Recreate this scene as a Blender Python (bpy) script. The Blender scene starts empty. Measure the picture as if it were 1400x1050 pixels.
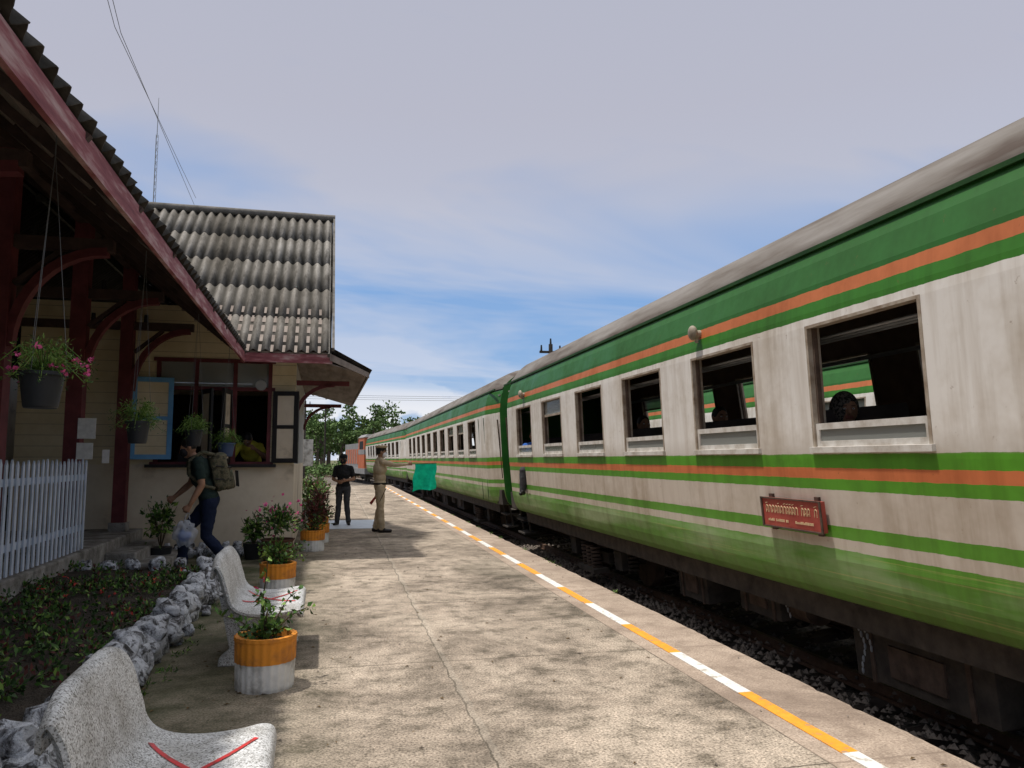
import bpy, math, random
import numpy as np
from mathutils import Vector, Matrix, noise
random.seed(7)
R=math.radians
scene=bpy.context.scene
# ------------------------------------------------------------------ materials
def newmat(name):
    m=bpy.data.materials.new(name); m.use_nodes=True
    nt=m.node_tree; b=nt.nodes['Principled BSDF']
    return m,nt,b
def ramp(nt,stops,interp='LINEAR'):
    r=nt.nodes.new('ShaderNodeValToRGB'); cr=r.color_ramp; cr.interpolation=interp
    while len(cr.elements)>1: cr.elements.remove(cr.elements[-1])
    for i,(p,c) in enumerate(stops):
        if not hasattr(c,'__len__'): c=(c,c,c)
        if i==0: e=cr.elements[0]; e.position=p
        else: e=cr.elements.new(p)
        e.color=(c[0],c[1],c[2],1)
    return r
def mixc(nt,f,a,b,mode='MIX'):
    m=nt.nodes.new('ShaderNodeMix'); m.data_type='RGBA'; m.blend_type=mode
    def s(i,v):
        if hasattr(v,'is_linked') : nt.links.new(v,m.inputs[i])
        elif hasattr(v,'__len__'): m.inputs[i].default_value=(v[0],v[1],v[2],1)
        else: m.inputs[i].default_value=v
    s(0,f); s(6,a); s(7,b)
    return m.outputs[2]
def mth(nt,op,a,b=None,clamp=False):
    m=nt.nodes.new('ShaderNodeMath'); m.operation=op; m.use_clamp=clamp
    for i,v in enumerate((a,b)):
        if v is None: continue
        if hasattr(v,'is_linked'): nt.links.new(v,m.inputs[i])
        else: m.inputs[i].default_value=v
    return m.outputs[0]
def coords(nt,scale=(1,1,1)):
    tc=nt.nodes.new('ShaderNodeTexCoord'); mp=nt.nodes.new('ShaderNodeMapping')
    mp.inputs['Scale'].default_value=scale
    nt.links.new(tc.outputs['Object'],mp.inputs[0]); return mp.outputs[0]
def noi(nt,vec,scale,detail=6,rough=.6,dist=0):
    n=nt.nodes.new('ShaderNodeTexNoise'); n.inputs['Scale'].default_value=scale
    n.inputs['Detail'].default_value=min(detail,5); n.inputs['Roughness'].default_value=rough
    n.inputs['Distortion'].default_value=dist
    nt.links.new(vec,n.inputs['Vector']); return n.outputs[0]
def bump(nt,b,h,strength=.3,dist=.01):
    bn=nt.nodes.new('ShaderNodeBump'); bn.inputs['Strength'].default_value=strength
    bn.inputs['Distance'].default_value=dist
    nt.links.new(h,bn.inputs['Height']); nt.links.new(bn.outputs[0],b.inputs['Normal'])
def M(name,stops,scale=5,rough=.8,bs=.3,bscale=None,metal=0,mscale=(1,1,1),detail=5,bd=.01,spec=.3):
    m,nt,b=newmat(name)
    v=coords(nt,mscale); n=noi(nt,v,scale,detail)
    if not isinstance(stops,list): stops=[(.3,tuple(c*.8 for c in stops)),(.7,tuple(min(1,c*1.15) for c in stops))]
    r=ramp(nt,stops); nt.links.new(n,r.inputs[0]); nt.links.new(r.outputs[0],b.inputs['Base Color'])
    b.inputs['Roughness'].default_value=rough; b.inputs['Metallic'].default_value=metal
    b.inputs['Specular IOR Level'].default_value=spec
    if bs>0:
        n2=noi(nt,v,bscale or scale*6,3); bump(nt,b,n2,bs,bd)
    return m
MT={}
def mat_platform():
    m,nt,b=newmat('platform_concrete'); v=coords(nt); L=nt.links
    n1=noi(nt,v,.8,8,.7,.6); n2=noi(nt,v,4.5,8,.75); n3=noi(nt,v,70,3,.7)
    base=ramp(nt,[(.34,(.16,.135,.108)),(.46,(.31,.262,.212)),(.62,(.45,.385,.315))]); L.new(n1,base.inputs[0])
    r2=ramp(nt,[(.35,(.42,.41,.38)),(.5,(.9,.88,.85)),(.7,(1.2,1.16,1.12))]); L.new(n2,r2.inputs[0])
    c=mixc(nt,1,base.outputs[0],r2.outputs[0],'MULTIPLY')
    r3=ramp(nt,[(.34,(.35,.33,.31)),(.5,(1,1,1)),(.66,(1.55,1.53,1.5))]); L.new(n3,r3.inputs[0])
    c=mixc(nt,.95,c,r3.outputs[0],'MULTIPLY')
    vo=nt.nodes.new('ShaderNodeTexVoronoi'); vo.inputs['Scale'].default_value=30; L.new(v,vo.inputs['Vector'])
    n4=noi(nt,v,2.2,5,.6)
    sp=mth(nt,'MULTIPLY',mth(nt,'LESS_THAN',vo.outputs[0],.2),mth(nt,'GREATER_THAN',n4,.46))
    c=mixc(nt,mth(nt,'MULTIPLY',sp,.45),c,(.06,.055,.045))
    n5=noi(nt,coords(nt,(1,.55,1)),.55,5,.62,1.0); r5=ramp(nt,[(.52,0),(.68,1)]); L.new(n5,r5.inputs[0])
    c=mixc(nt,mth(nt,'MULTIPLY',mth(nt,'MULTIPLY',r5.outputs[0],n2),.7),c,(.095,.088,.062))
    sx=nt.nodes.new('ShaderNodeSeparateXYZ'); L.new(v,sx.inputs[0]); X,Y=sx.outputs[0],sx.outputs[1]
    w=mth(nt,'MULTIPLY',mth(nt,'SUBTRACT',noi(nt,v,2.4,6,.75),.5),.12)
    j=mth(nt,'LESS_THAN',mth(nt,'ABSOLUTE',mth(nt,'ADD',mth(nt,'SUBTRACT',X,.80),w)),.006)
    j1=mth(nt,'LESS_THAN',mth(nt,'ABSOLUTE',mth(nt,'ADD',mth(nt,'SUBTRACT',X,.82),mth(nt,'MULTIPLY',w,.9))),.028)
    yy=mth(nt,'ABSOLUTE',mth(nt,'SUBTRACT',mth(nt,'FRACT',mth(nt,'DIVIDE',mth(nt,'ADD',Y,mth(nt,'MULTIPLY',w,.5)),2.35)),.5))
    j2=mth(nt,'LESS_THAN',yy,.0036)
    j3=mth(nt,'LESS_THAN',mth(nt,'ABSOLUTE',mth(nt,'ADD',mth(nt,'SUBTRACT',X,2.42),mth(nt,'MULTIPLY',w,.3))),.006)
    c=mixc(nt,mth(nt,'MULTIPLY',j1,mth(nt,'MULTIPLY',n1,.32)),c,(.50,.45,.37))
    jj=mth(nt,'MAXIMUM',mth(nt,'MAXIMUM',j,j2),j3)
    c=mixc(nt,mth(nt,'MULTIPLY',jj,mth(nt,'ADD',n4,.15)),c,(.06,.05,.035))
    e=mth(nt,'GREATER_THAN',X,2.42)
    c=mixc(nt,mth(nt,'MULTIPLY',e,.38),c,(.46,.34,.265))
    ms=nt.nodes.new('ShaderNodeMapRange'); ms.inputs[1].default_value=.2; ms.inputs[2].default_value=-1.2; L.new(X,ms.inputs[0])
    mo=mth(nt,'MULTIPLY',ms.outputs[0],mth(nt,'MULTIPLY',n4,1.6),True)
    c=mixc(nt,mo,c,(.055,.062,.028))
    L.new(c,b.inputs['Base Color']); b.inputs['Roughness'].default_value=.9; b.inputs['Specular IOR Level'].default_value=.2
    h=mth(nt,'ADD',mth(nt,'MULTIPLY',n3,.5),n2); bump(nt,b,mth(nt,'SUBTRACT',h,mth(nt,'MULTIPLY',jj,.8)),.55,.014)
    return m
MT['platform']=mat_platform()
def ZR(z):
    if z>1.5: return 1.5+(z-1.5)*.965
    if z>.5: return 1.5-(1.5-z)*1.085
    return z-.085
G1=(.095,.31,.02); OR=(.62,.18,.065); CR=(.76,.72,.665); BG=(.60,.53,.45)
def mat_coach():
    m,nt,b=newmat('coach_paint'); v=coords(nt); L=nt.links
    sx=nt.nodes.new('ShaderNodeSeparateXYZ'); L.new(v,sx.inputs[0])
    z=mth(nt,'ADD',sx.outputs[2],mth(nt,'MULTIPLY',mth(nt,'SUBTRACT',noi(nt,v,9,4),.5),.016))
    f=mth(nt,'DIVIDE',mth(nt,'SUBTRACT',z,.4),2.8)
    P=lambda zz:(ZR(zz)-.4)/2.8
    st=[(0,G1),(P(.917),BG),(P(.99),G1),(P(1.07),BG),(P(1.30),G1),(P(1.372),OR),(P(1.434),G1),(P(1.53),CR),(P(2.55),(.045,.19,.02)),(P(2.67),(.54,.165,.06)),(P(2.76),(.026,.125,.018))]
    r=ramp(nt,st,'CONSTANT'); L.new(f,r.inputs[0]); c=r.outputs[0]
    vs=coords(nt,(1,.28,1.6)); nf=noi(nt,vs,1.6,6,.6)
    zm=ramp(nt,[(P(.62),0),(P(.72),1),(P(.90),.9),(P(1.0),0.15),(P(1.05),0)]); L.new(f,zm.inputs[0])
    fm=ramp(nt,[(.42,0),(.62,1)]); L.new(nf,fm.inputs[0])
    c=mixc(nt,mth(nt,'MULTIPLY',mth(nt,'MULTIPLY',zm.outputs[0],fm.outputs[0]),.6),c,(.50,.58,.38))
    vl=coords(nt,(1,.15,14)); nl=noi(nt,vl,2.2,5,.6); rl=ramp(nt,[(.60,0),(.66,1)]); L.new(nl,rl.inputs[0])
    zl=ramp(nt,[(P(.56),0),(P(.6),1),(P(.9),.6),(P(.95),0)]); L.new(f,zl.inputs[0])
    c=mixc(nt,mth(nt,'MULTIPLY',mth(nt,'MULTIPLY',rl.outputs[0],zl.outputs[0]),.55),c,(.55,.48,.18))
    vv=coords(nt,(1,4,.3)); nv=noi(nt,vv,2.0,7,.6); rv=ramp(nt,[(.36,(.58,.51,.43)),(.54,(1,1,1))]); L.new(nv,rv.inputs[0])
    zu=ramp(nt,[(P(2.6),.42),(P(2.8),.15)]); L.new(f,zu.inputs[0])
    c=mixc(nt,zu.outputs[0],c,rv.outputs[0],'MULTIPLY')
    nb=noi(nt,v,1.1,7,.72); rb=ramp(nt,[(.32,(.66,.60,.52)),(.54,(1,1,1))]); L.new(nb,rb.inputs[0])
    c=mixc(nt,.7,c,rb.outputs[0],'MULTIPLY')
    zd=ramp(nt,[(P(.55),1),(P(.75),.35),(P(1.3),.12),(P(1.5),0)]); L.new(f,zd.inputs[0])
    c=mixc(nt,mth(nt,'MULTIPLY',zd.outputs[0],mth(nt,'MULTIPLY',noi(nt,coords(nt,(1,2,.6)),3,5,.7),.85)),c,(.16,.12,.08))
    zg=ramp(nt,[(P(1.53),0),(P(1.535),1),(P(1.70),0)]); L.new(f,zg.inputs[0])
    c=mixc(nt,mth(nt,'MULTIPLY',mth(nt,'MULTIPLY',zg.outputs[0],nv),.7),c,(.30,.24,.17))
    nr=noi(nt,v,14,5,.7); rr=ramp(nt,[(.66,0),(.72,1)]); L.new(nr,rr.inputs[0])
    c=mixc(nt,mth(nt,'MULTIPLY',rr.outputs[0],.5),c,(.18,.08,.03))
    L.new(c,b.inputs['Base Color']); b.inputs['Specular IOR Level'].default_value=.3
    rg=ramp(nt,[(.3,.65),(.7,.4)]); L.new(nb,rg.inputs[0]); L.new(rg.outputs[0],b.inputs['Roughness'])
    bump(nt,b,noi(nt,coords(nt,(1,1,1)),1.7,3,.5),.22,.018)
    return m
MT['coach']=mat_coach()
MT['coach_green']=M('coach_end_green',[(.3,(.02,.11,.02)),(.7,(.04,.20,.03))],3,.5,.1)
MT['gutter']=M('gutter_green',[(.3,(.012,.05,.012)),(.7,(.03,.10,.022))],3,.6,.1)
MT['roofgrey']=M('coach_roof_grey',[(.34,(.070,.050,.038)),(.48,(.135,.116,.098)),(.66,(.205,.187,.168))],1.7,.85,.25,mscale=(2.2,.35,1))
MT['steelframe']=M('window_frame_metal',[(.3,(.20,.14,.09)),(.6,(.40,.34,.27))],8,.6,.1)
MT['sash']=M('window_sash',[(.3,(.42,.37,.31)),(.6,(.66,.63,.58))],8,.5,.1)
MT['interior']=M('coach_interior',[(.3,(.12,.07,.045)),(.7,(.2,.125,.08))],4,.5,.05)
MT['ceiling']=M('coach_ceiling',(.35,.33,.29),4,.6,.0)
MT['seat']=M('coach_seat',[(.3,(.035,.028,.027)),(.7,(.07,.055,.05))],6,.6,.1)
MT['under']=M('underframe_grime',[(.3,(.028,.023,.019)),(.7,(.085,.07,.057))],6,.85,.3)
MT['rust']=M('rusty_steel',[(.3,(.05,.032,.023)),(.7,(.13,.088,.065))],8,.8,.3)
MT['black']=M('black_rubber',(.012,.012,.012),6,.7,.1)
def mat_glass(name,col,a):
    m,nt,b=newmat(name); b.inputs['Base Color'].default_value=(*col,1); b.inputs['Roughness'].default_value=.12
    b.inputs['Alpha'].default_value=a; return m
MT['glass']=mat_glass('dirty_glass',(.35,.36,.33),.6)
MT['bag']=mat_glass('clear_plastic',(.6,.64,.72),.4)
MT['signred']=M('sign_red',[(.3,(.28,.045,.035)),(.7,(.42,.085,.06))],6,.5,.1)
MT['signgold']=M('sign_letter',(.7,.52,.3),9,.5,0)
MT['lamp']=M('lamp_cream',[(.3,(.22,.18,.13)),(.7,(.42,.36,.28))],9,.6,.2)
def mat_tile(name,axis,dark=1.0):
    m,nt,b=newmat(name); v=coords(nt); L=nt.links
    # stains run down the slope: stretch the noise along it
    sc=(1,.22,.22) if axis==0 else (.22,1,.22)
    vs=coords(nt,sc)
    n1=noi(nt,vs,1.1,8,.7,.3); n2=noi(nt,vs,8,8,.7); n3=noi(nt,v,30,3,.7)
    r=ramp(nt,[(.34,(.115*dark,.103*dark,.087*dark)),(.5,(.20*dark,.186*dark,.166*dark)),(.66,(.30*dark,.285*dark,.262*dark))]); L.new(n1,r.inputs[0])
    r2=ramp(nt,[(.36,(.42,.41,.39)),(.5,(.92,.91,.89)),(.7,(1.2,1.2,1.2))]); L.new(n2,r2.inputs[0])
    c=mixc(nt,.85,r.outputs[0],r2.outputs[0],'MULTIPLY')
    r3=ramp(nt,[(.35,(.72,.72,.72)),(.6,(1.1,1.1,1.1))]); L.new(n3,r3.inputs[0]); c=mixc(nt,.6,c,r3.outputs[0],'MULTIPLY')
    sx=nt.nodes.new('ShaderNodeSeparateXYZ'); L.new(v,sx.inputs[0])
    cs=mth(nt,'COSINE',mth(nt,'MULTIPLY',sx.outputs[axis],2*math.pi/.177)) # rib shading put into the colour: valleys painted darker
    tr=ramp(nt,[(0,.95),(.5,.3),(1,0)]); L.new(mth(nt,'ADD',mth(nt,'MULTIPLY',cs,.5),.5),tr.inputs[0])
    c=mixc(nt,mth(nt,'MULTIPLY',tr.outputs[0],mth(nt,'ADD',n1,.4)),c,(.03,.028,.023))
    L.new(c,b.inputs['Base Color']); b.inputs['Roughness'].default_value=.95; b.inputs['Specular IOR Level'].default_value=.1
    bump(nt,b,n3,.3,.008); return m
MT['tile']=mat_tile('corrugated_fibre_cement',0); MT['tile_main']=mat_tile('corrugated_fibre_cement_mossy_shaded',1,.42)  # main roof copy darker: mossy look plus unlit eave shade put into the colour
MT['verge']=M('verge_mortar',[(.3,(.08,.075,.065)),(.7,(.2,.185,.165))],6,.95,.5)
MT['fascia']=M('fascia_maroon',[(.3,(.15,.04,.045)),(.5,(.26,.085,.09)),(.66,(.44,.29,.27))],4,.8,.3,mscale=(1,.5,4))
MT['maroon']=M('maroon_paint',[(.3,(.09,.02,.022)),(.7,(.17,.04,.045))],5,.6,.2)
MT['darkwood']=M('dark_wood',[(.3,(.035,.022,.019)),(.7,(.09,.055,.045))],5,.7,.3)
MT['soffit']=M('soffit_boards',[(.3,(.15,.115,.095)),(.6,(.28,.235,.20))],3,.85,.3,mscale=(3,.4,1))
def mat_plank(name,c1,c2,axis=2,p=.17):
    m,nt,b=newmat(name); v=coords(nt); L=nt.links
    n=noi(nt,v,2.5,7,.65); r=ramp(nt,[(.3,c1),(.65,c2)]); L.new(n,r.inputs[0])
    sx=nt.nodes.new('ShaderNodeSeparateXYZ'); L.new(v,sx.inputs[0])
    f=mth(nt,'FRACT',mth(nt,'DIVIDE',sx.outputs[axis],p)); g=mth(nt,'LESS_THAN',f,.05)
    c=mixc(nt,mth(nt,'MULTIPLY',g,.6),r.outputs[0],tuple(x*.3 for x in c1))
    L.new(c,b.inputs['Base Color']); b.inputs['Roughness'].default_value=.75
    bump(nt,b,mth(nt,'SUBTRACT',f,mth(nt,'MULTIPLY',g,1)),.4,.015); return m
MT['plank']=mat_plank('cream_planks',(.62,.51,.32),(.76,.66,.46))
MT['plankgrey']=mat_plank('grey_planks',(.36,.37,.36),(.5,.5,.48),1,.12)
MT['cream']=M('cream_plaster',[(.30,(.36,.29,.21)),(.43,(.68,.58,.44)),(.7,(.80,.71,.56))],1.6,.85,.2)
MT['blue']=M('blue_paint',[(.3,(.11,.31,.58)),(.7,(.18,.42,.70))],5,.6,.1)
MT['blackpaint']=M('dark_paint',(.02,.018,.018),6,.5,.1)
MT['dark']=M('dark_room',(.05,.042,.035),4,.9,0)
MT['picket']=M('picket_paint',[(.3,(.48,.55,.66)),(.6,(.64,.71,.82))],6,.6,.15)
MT['paper']=M('paper',[(.3,(.6,.6,.58)),(.7,(.8,.8,.78))],15,.8,0)
MT['plinth']=M('plinth_concrete',[(.3,(.14,.13,.11)),(.55,(.34,.32,.29)),(.75,(.5,.48,.45))],5,.95,.6,bd=.03)
def mat_rock():
    m,nt,b=newmat('whitewashed_rock'); v=coords(nt); L=nt.links
    n1=noi(nt,v,10,7,.75,.5); r=ramp(nt,[(.39,(.04,.038,.036)),(.46,(.19,.19,.20)),(.54,(.58,.60,.64)),(.7,(.66,.67,.70))]); L.new(n1,r.inputs[0])
    L.new(r.outputs[0],b.inputs['Base Color']); b.inputs['Roughness'].default_value=.9
    bump(nt,b,noi(nt,v,14,8,.7),.9,.04); return m
MT['rock']=mat_rock()
def mat_terrazzo():
    m,nt,b=newmat('terrazzo'); v=coords(nt); L=nt.links
    vo=nt.nodes.new('ShaderNodeTexVoronoi'); vo.inputs['Scale'].default_value=190; L.new(v,vo.inputs['Vector'])
    sc=nt.nodes.new('ShaderNodeSeparateColor'); L.new(vo.outputs['Color'],sc.inputs[0])
    r=ramp(nt,[(0,(.20,.19,.17)),(.18,(.44,.44,.43)),(.45,(.60,.60,.59)),(.8,(.72,.72,.71))],'CONSTANT'); L.new(sc.outputs[0],r.inputs[0])
    n=noi(nt,v,5,6); r2=ramp(nt,[(.32,(.58,.56,.52)),(.56,(1,1,1))]); L.new(n,r2.inputs[0])
    c=mixc(nt,.8,r.outputs[0],r2.outputs[0],'MULTIPLY')
    L.new(c,b.inputs['Base Color']); b.inputs['Roughness'].default_value=.6; bump(nt,b,sc.outputs[0],.2,.003); return m
MT['terrazzo']=mat_terrazzo()
MT['tape']=M('red_tape',[(.38,(.35,.06,.05)),(.5,(.62,.05,.05))],25,.4,0)
MT['pwhite']=M('planter_white',[(.33,(.3,.28,.25)),(.5,(.66,.65,.62)),(.7,(.78,.77,.74))],7,.8,.3)
MT['porange']=M('planter_orange',[(.33,(.42,.16,.04)),(.55,(.72,.27,.03))],7,.7,.3)
MT['lineorange']=M('line_orange',[(.34,(.40,.25,.14)),(.44,(.76,.31,.03)),(.7,(.84,.38,.04))],13,.7,.2)
MT['linewhite']=M('line_white',[(.34,(.40,.35,.28)),(.44,(.68,.67,.63)),(.7,(.76,.75,.71))],13,.7,.2)
MT['soil']=M('soil',[(.3,(.035,.028,.02)),(.7,(.09,.072,.055))],9,.95,1,bd=.05)
MT['ballast']=M('ballast',[(.35,(.05,.04,.033)),(.5,(.15,.125,.10)),(.66,(.28,.24,.2))],22,.95,1,bd=.06)
MT['stone']=M('ballast_stone',[(.3,(.10,.08,.065)),(.7,(.29,.245,.205))],9,.95,.5)
MT['ground']=M('ground_grass',[(.35,(.05,.06,.02)),(.5,(.10,.10,.04)),(.7,(.2,.17,.11))],.3,.95,.3)
MT['rail']=M('rail_steel',[(.3,(.09,.05,.03)),(.7,(.16,.1,.07))],9,.6,.2)
MT['sleeper']=M('sleeper',(.07,.055,.045),6,.9,.4)
MT['leaf']=M('leaf_green',[(.3,(.035,.09,.014)),(.7,(.09,.20,.03))],7,.6,0,spec=.4)
MT['leafd']=M('leaf_dark',[(.3,(.02,.045,.012)),(.7,(.045,.09,.025))],7,.6,0)
MT['leafr']=M('leaf_maroon',[(.3,(.07,.025,.02)),(.7,(.16,.05,.04))],7,.6,0)
MT['leafy']=M('leaf_light',[(.3,(.12,.21,.03)),(.7,(.19,.30,.06))],7,.6,0)
MT['pink']=M('petal_pink',(.65,.10,.26),7,.6,0)
MT['red']=M('petal_red',(.5,.05,.04),7,.6,0)
MT['stem']=M('stem',(.08,.06,.035),8,.9,0)
MT['dryleaf']=M('dry_leaf',(.14,.09,.04),8,.9,0)
MT['bark']=M('bark',(.10,.08,.06),4,.95,.5)
MT['pot']=M('pot_black',(.025,.027,.03),6,.5,.1)
MT['terracotta']=M('pot_terracotta',[(.3,(.06,.03,.02)),(.7,(.15,.07,.045))],5,.8,.2)
MT['potblue']=M('pot_blue',(.05,.08,.16),6,.5,.1)
MT['wire']=M('wire',(.05,.05,.05),5,.5,0)
MT['wirel']=M('wire_light',(.16,.16,.16),5,.6,0)
MT['galv']=M('galvanised',(.30,.31,.32),5,.5,.1)
MT['tree1']=M('tree_leaf',[(.3,(.04,.08,.02)),(.7,(.10,.17,.04))],.6,.7,0)
MT['tree2']=M('tree_leaf_light',[(.3,(.08,.14,.03)),(.7,(.14,.21,.06))],.6,.7,0)
MT['locoorange']=M('loco_orange',(.5,.13,.05),2,.5,.1)
MT['locogrey']=M('loco_grey',(.25,.24,.23),2,.6,.1)
MT['mat']=M('pale_tiles',[(.3,(.42,.46,.5)),(.7,(.56,.6,.64))],5,.5,.1)
def cloth(n,c): return M(n,[(.3,tuple(x*.75 for x in c)),(.7,tuple(min(1,x*1.2) for x in c))],9,.9,.6,bscale=16,bd=.02,spec=.1)
CL={'skin':M('skin',[(.3,(.24,.125,.075)),(.7,(.33,.18,.11))],8,.55,.05),'hair':M('hair',(.012,.010,.009),30,.5,.3),
 'khaki':cloth('khaki',(.46,.37,.25)),'dgreen':cloth('dark_green_shirt',(.022,.036,.032)),'navy':cloth('navy_trousers',(.014,.02,.045)),
 'char':cloth('charcoal',(.025,.025,.027)),'grey':cloth('grey_trousers',(.06,.06,.065)),'shoe':M('shoe',(.015,.013,.012),8,.4,.1),
 'yellow':cloth('yellow_shirt',(.6,.54,.07)),'mask':cloth('mask',(.03,.03,.035)),'blue':cloth('blue_shirt',(.05,.15,.5)),
 'camo':M('camouflage',[(.40,(.04,.04,.025)),(.5,(.14,.12,.075)),(.6,(.06,.065,.04))],14,.9,.5),
 'flagg':cloth('flag_green',(.01,.62,.36)),'flagr':cloth('flag_red',(.4,.06,.05)),'white':cloth('white_cloth',(.7,.7,.7)),'veil':M('patterned_veil',[(.48,(.02,.018,.016)),(.52,(.14,.12,.10))],60,.9,.3),'lip':M('lip',(.22,.08,.06),8,.5,0)}
# ------------------------------------------------------------------ mesh builder
class MB:
    def __init__(s): s.v=[];s.f=[];s.m=[];s.sm=[];s.mats=[]
    def mi(s,m):
        if isinstance(m,str): m=MT[m]
        if m not in s.mats: s.mats.append(m)
        return s.mats.index(m)
    def add(s,vs,fs,m,smooth=False):
        o=len(s.v); k=s.mi(m); s.v.extend([tuple(p) for p in vs])
        for f in fs: s.f.append(tuple(i+o for i in f)); s.m.append(k); s.sm.append(smooth)
    def hexa(s,c,m): s.add(c,[(0,3,2,1),(4,5,6,7),(0,1,5,4),(1,2,6,5),(2,3,7,6),(3,0,4,7)],m)
    def box(s,x0,x1,y0,y1,z0,z1,m):
        s.hexa([(x0,y0,z0),(x1,y0,z0),(x1,y1,z0),(x0,y1,z0),(x0,y0,z1),(x1,y0,z1),(x1,y1,z1),(x0,y1,z1)],m)
    def beam(s,p0,p1,w,h,m,up=(0,0,1)):
        p0=Vector(p0);p1=Vector(p1);d=(p1-p0).normalized();a=d.cross(Vector(up)).normalized();b=a.cross(d)
        a*=w/2;b*=h/2
        s.hexa([p0-a-b,p0+a-b,p1+a-b,p1-a-b,p0-a+b,p0+a+b,p1+a+b,p1-a+b],m)
    def cyl(s,p0,p1,r0,r1,m,n=12,smooth=True,cap=True):
        p0=Vector(p0);p1=Vector(p1);d=(p1-p0).normalized()
        a=d.orthogonal().normalized();b=d.cross(a);vs=[]
        for p,r in((p0,r0),(p1,r1)):
            for i in range(n):
                t=2*math.pi*i/n; vs.append(p+(a*math.cos(t)+b*math.sin(t))*r)
        s.add(vs,[(i,(i+1)%n,n+(i+1)%n,n+i) for i in range(n)],m,smooth)
        if cap: s.add(vs,[tuple(range(n-1,-1,-1)),tuple(range(n,2*n))],m)
    def tube(s,pts,r,m,n=6):
        for i in range(len(pts)-1):
            r0=r[i] if hasattr(r,'__len__') else r; r1=r[i+1] if hasattr(r,'__len__') else r
            s.cyl(pts[i],pts[i+1],r0,r1,m,n)
    def ell(s,c,r,m,nu=14,nv=9,rot=None,fn=None):
        vs=[];c=Vector(c)
        for j in range(nv+1):
            ph=math.pi*j/nv
            for i in range(nu):
                t=2*math.pi*i/nu
                p=Vector((math.sin(ph)*math.cos(t),math.sin(ph)*math.sin(t),math.cos(ph)))
                k=fn(p) if fn else 1
                p=Vector((p.x*r[0],p.y*r[1],p.z*r[2]))*k
                if rot: p=rot@p
                vs.append(c+p)
        s.add(vs,[(j*nu+i,(j+1)*nu+i,(j+1)*nu+(i+1)%nu,j*nu+(i+1)%nu) for j in range(nv) for i in range(nu)],m,True)
    def lathe(s,c,prof,m,n=32,flute=0,fl=0,smooth=True,mf=None):
        vs=[]
        for (r,z) in prof:
            for i in range(n):
                t=2*math.pi*i/n; rr=r*(1+fl*math.cos(flute*t)) if flute and r>.02 else r
                vs.append((c[0]+rr*math.cos(t),c[1]+rr*math.sin(t),c[2]+z))
        for j in range(len(prof)-1):
            mm=mf(j) if mf else m
            s.add(vs[j*n:(j+2)*n],[(i,(i+1)%n,n+(i+1)%n,n+i) for i in range(n)],mm,smooth)
    def leaves(s,c,rad,n,size,mats,seed=0,shell=.35,up=.3,asp=.5):
        rnd=random.Random(seed); c=Vector(c)
        for i in range(n):
            d=Vector((rnd.gauss(0,1),rnd.gauss(0,1),rnd.gauss(0,1))).normalized()
            k=(.7+.55*noise.noise(d*2.2+Vector((seed*3.1,0,0)))*1.6)
            rr=(shell+(1-shell)*rnd.random()**.6)*k
            p=c+Vector((d.x*rad[0],d.y*rad[1],d.z*rad[2]))*rr
            a=(d+Vector((rnd.gauss(0,.7),rnd.gauss(0,.7),rnd.gauss(0,.7)+up))).normalized()
            b=a.cross(Vector((rnd.gauss(0,1),rnd.gauss(0,1),rnd.gauss(0,1)))).normalized()
            nn=a.cross(b)
            L=size*rnd.uniform(.6,1.3); W=L*asp
            s.add([p,p+a*L*.5+b*W*.5+nn*L*.08,p+a*L-nn*L*.1,p+a*L*.5-b*W*.5+nn*L*.08],[(0,1,2,3)],rnd.choice(mats),True)
    def obj(s,name,parent=None,bevel=0,solid=0,loc=None,rotz=0,zmap=None):
        me=bpy.data.meshes.new(name); V=[(p[0],p[1],zmap(p[2])) for p in s.v] if zmap else s.v
        me.from_pydata(V,[],s.f)
        for m in s.mats: me.materials.append(m)
        me.polygons.foreach_set('material_index',s.m); me.polygons.foreach_set('use_smooth',s.sm); me.update()
        o=bpy.data.objects.new(name,me); scene.collection.objects.link(o)
        if parent: o.parent=parent
        if loc: o.location=loc
        o.rotation_euler[2]=rotz
        if solid: md=o.modifiers.new('s','SOLIDIFY'); md.thickness=solid; md.offset=-1
        if bevel: md=o.modifiers.new('b','BEVEL'); md.width=bevel; md.segments=2; md.limit_method='ANGLE'
        return o
def empty(name,loc=(0,0,0),rotz=0):
    e=bpy.data.objects.new(name,None); e.location=loc; e.rotation_euler[2]=rotz; e.empty_display_size=.2
    scene.collection.objects.link(e); return e
# ------------------------------------------------------------------ camera / light / sky
cam=bpy.data.cameras.new('camera'); co=bpy.data.objects.new('camera',cam); scene.collection.objects.link(co); scene.camera=co
co.location=(0,0,1.5); cam.sensor_width=36; cam.lens=27; cam.clip_end=3000; cam.clip_start=.05
co.rotation_euler=(R(90+5.6),0,R(-12.8))
sun=bpy.data.lights.new('sun','SUN'); so=bpy.data.objects.new('sun',sun); scene.collection.objects.link(so)
sun.energy=3.9; sun.angle=R(2.0); sun.color=(1,.955,.90)
sd=Vector((.31,-.05,-1)).normalized(); so.rotation_euler=sd.to_track_quat('-Z','Y').to_euler(); so.location=(-10,0,30)
w=bpy.data.worlds.new('World'); scene.world=w; w.use_nodes=True; nt=w.node_tree; nt.nodes.clear()
sky=nt.nodes.new('ShaderNodeTexSky'); sky.sky_type='NISHITA'; sky.sun_disc=False; sky.sun_elevation=R(72); sky.sun_rotation=R(-81)
sky.air_density=1.1; sky.dust_density=.3; sky.ozone_density=3
bg=nt.nodes.new('ShaderNodeBackground'); out=nt.nodes.new('ShaderNodeOutputWorld'); bg.inputs[1].default_value=.15
tc=nt.nodes.new('ShaderNodeTexCoord'); sx=nt.nodes.new('ShaderNodeSeparateXYZ'); nt.links.new(tc.outputs['Generated'],sx.inputs[0])
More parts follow.
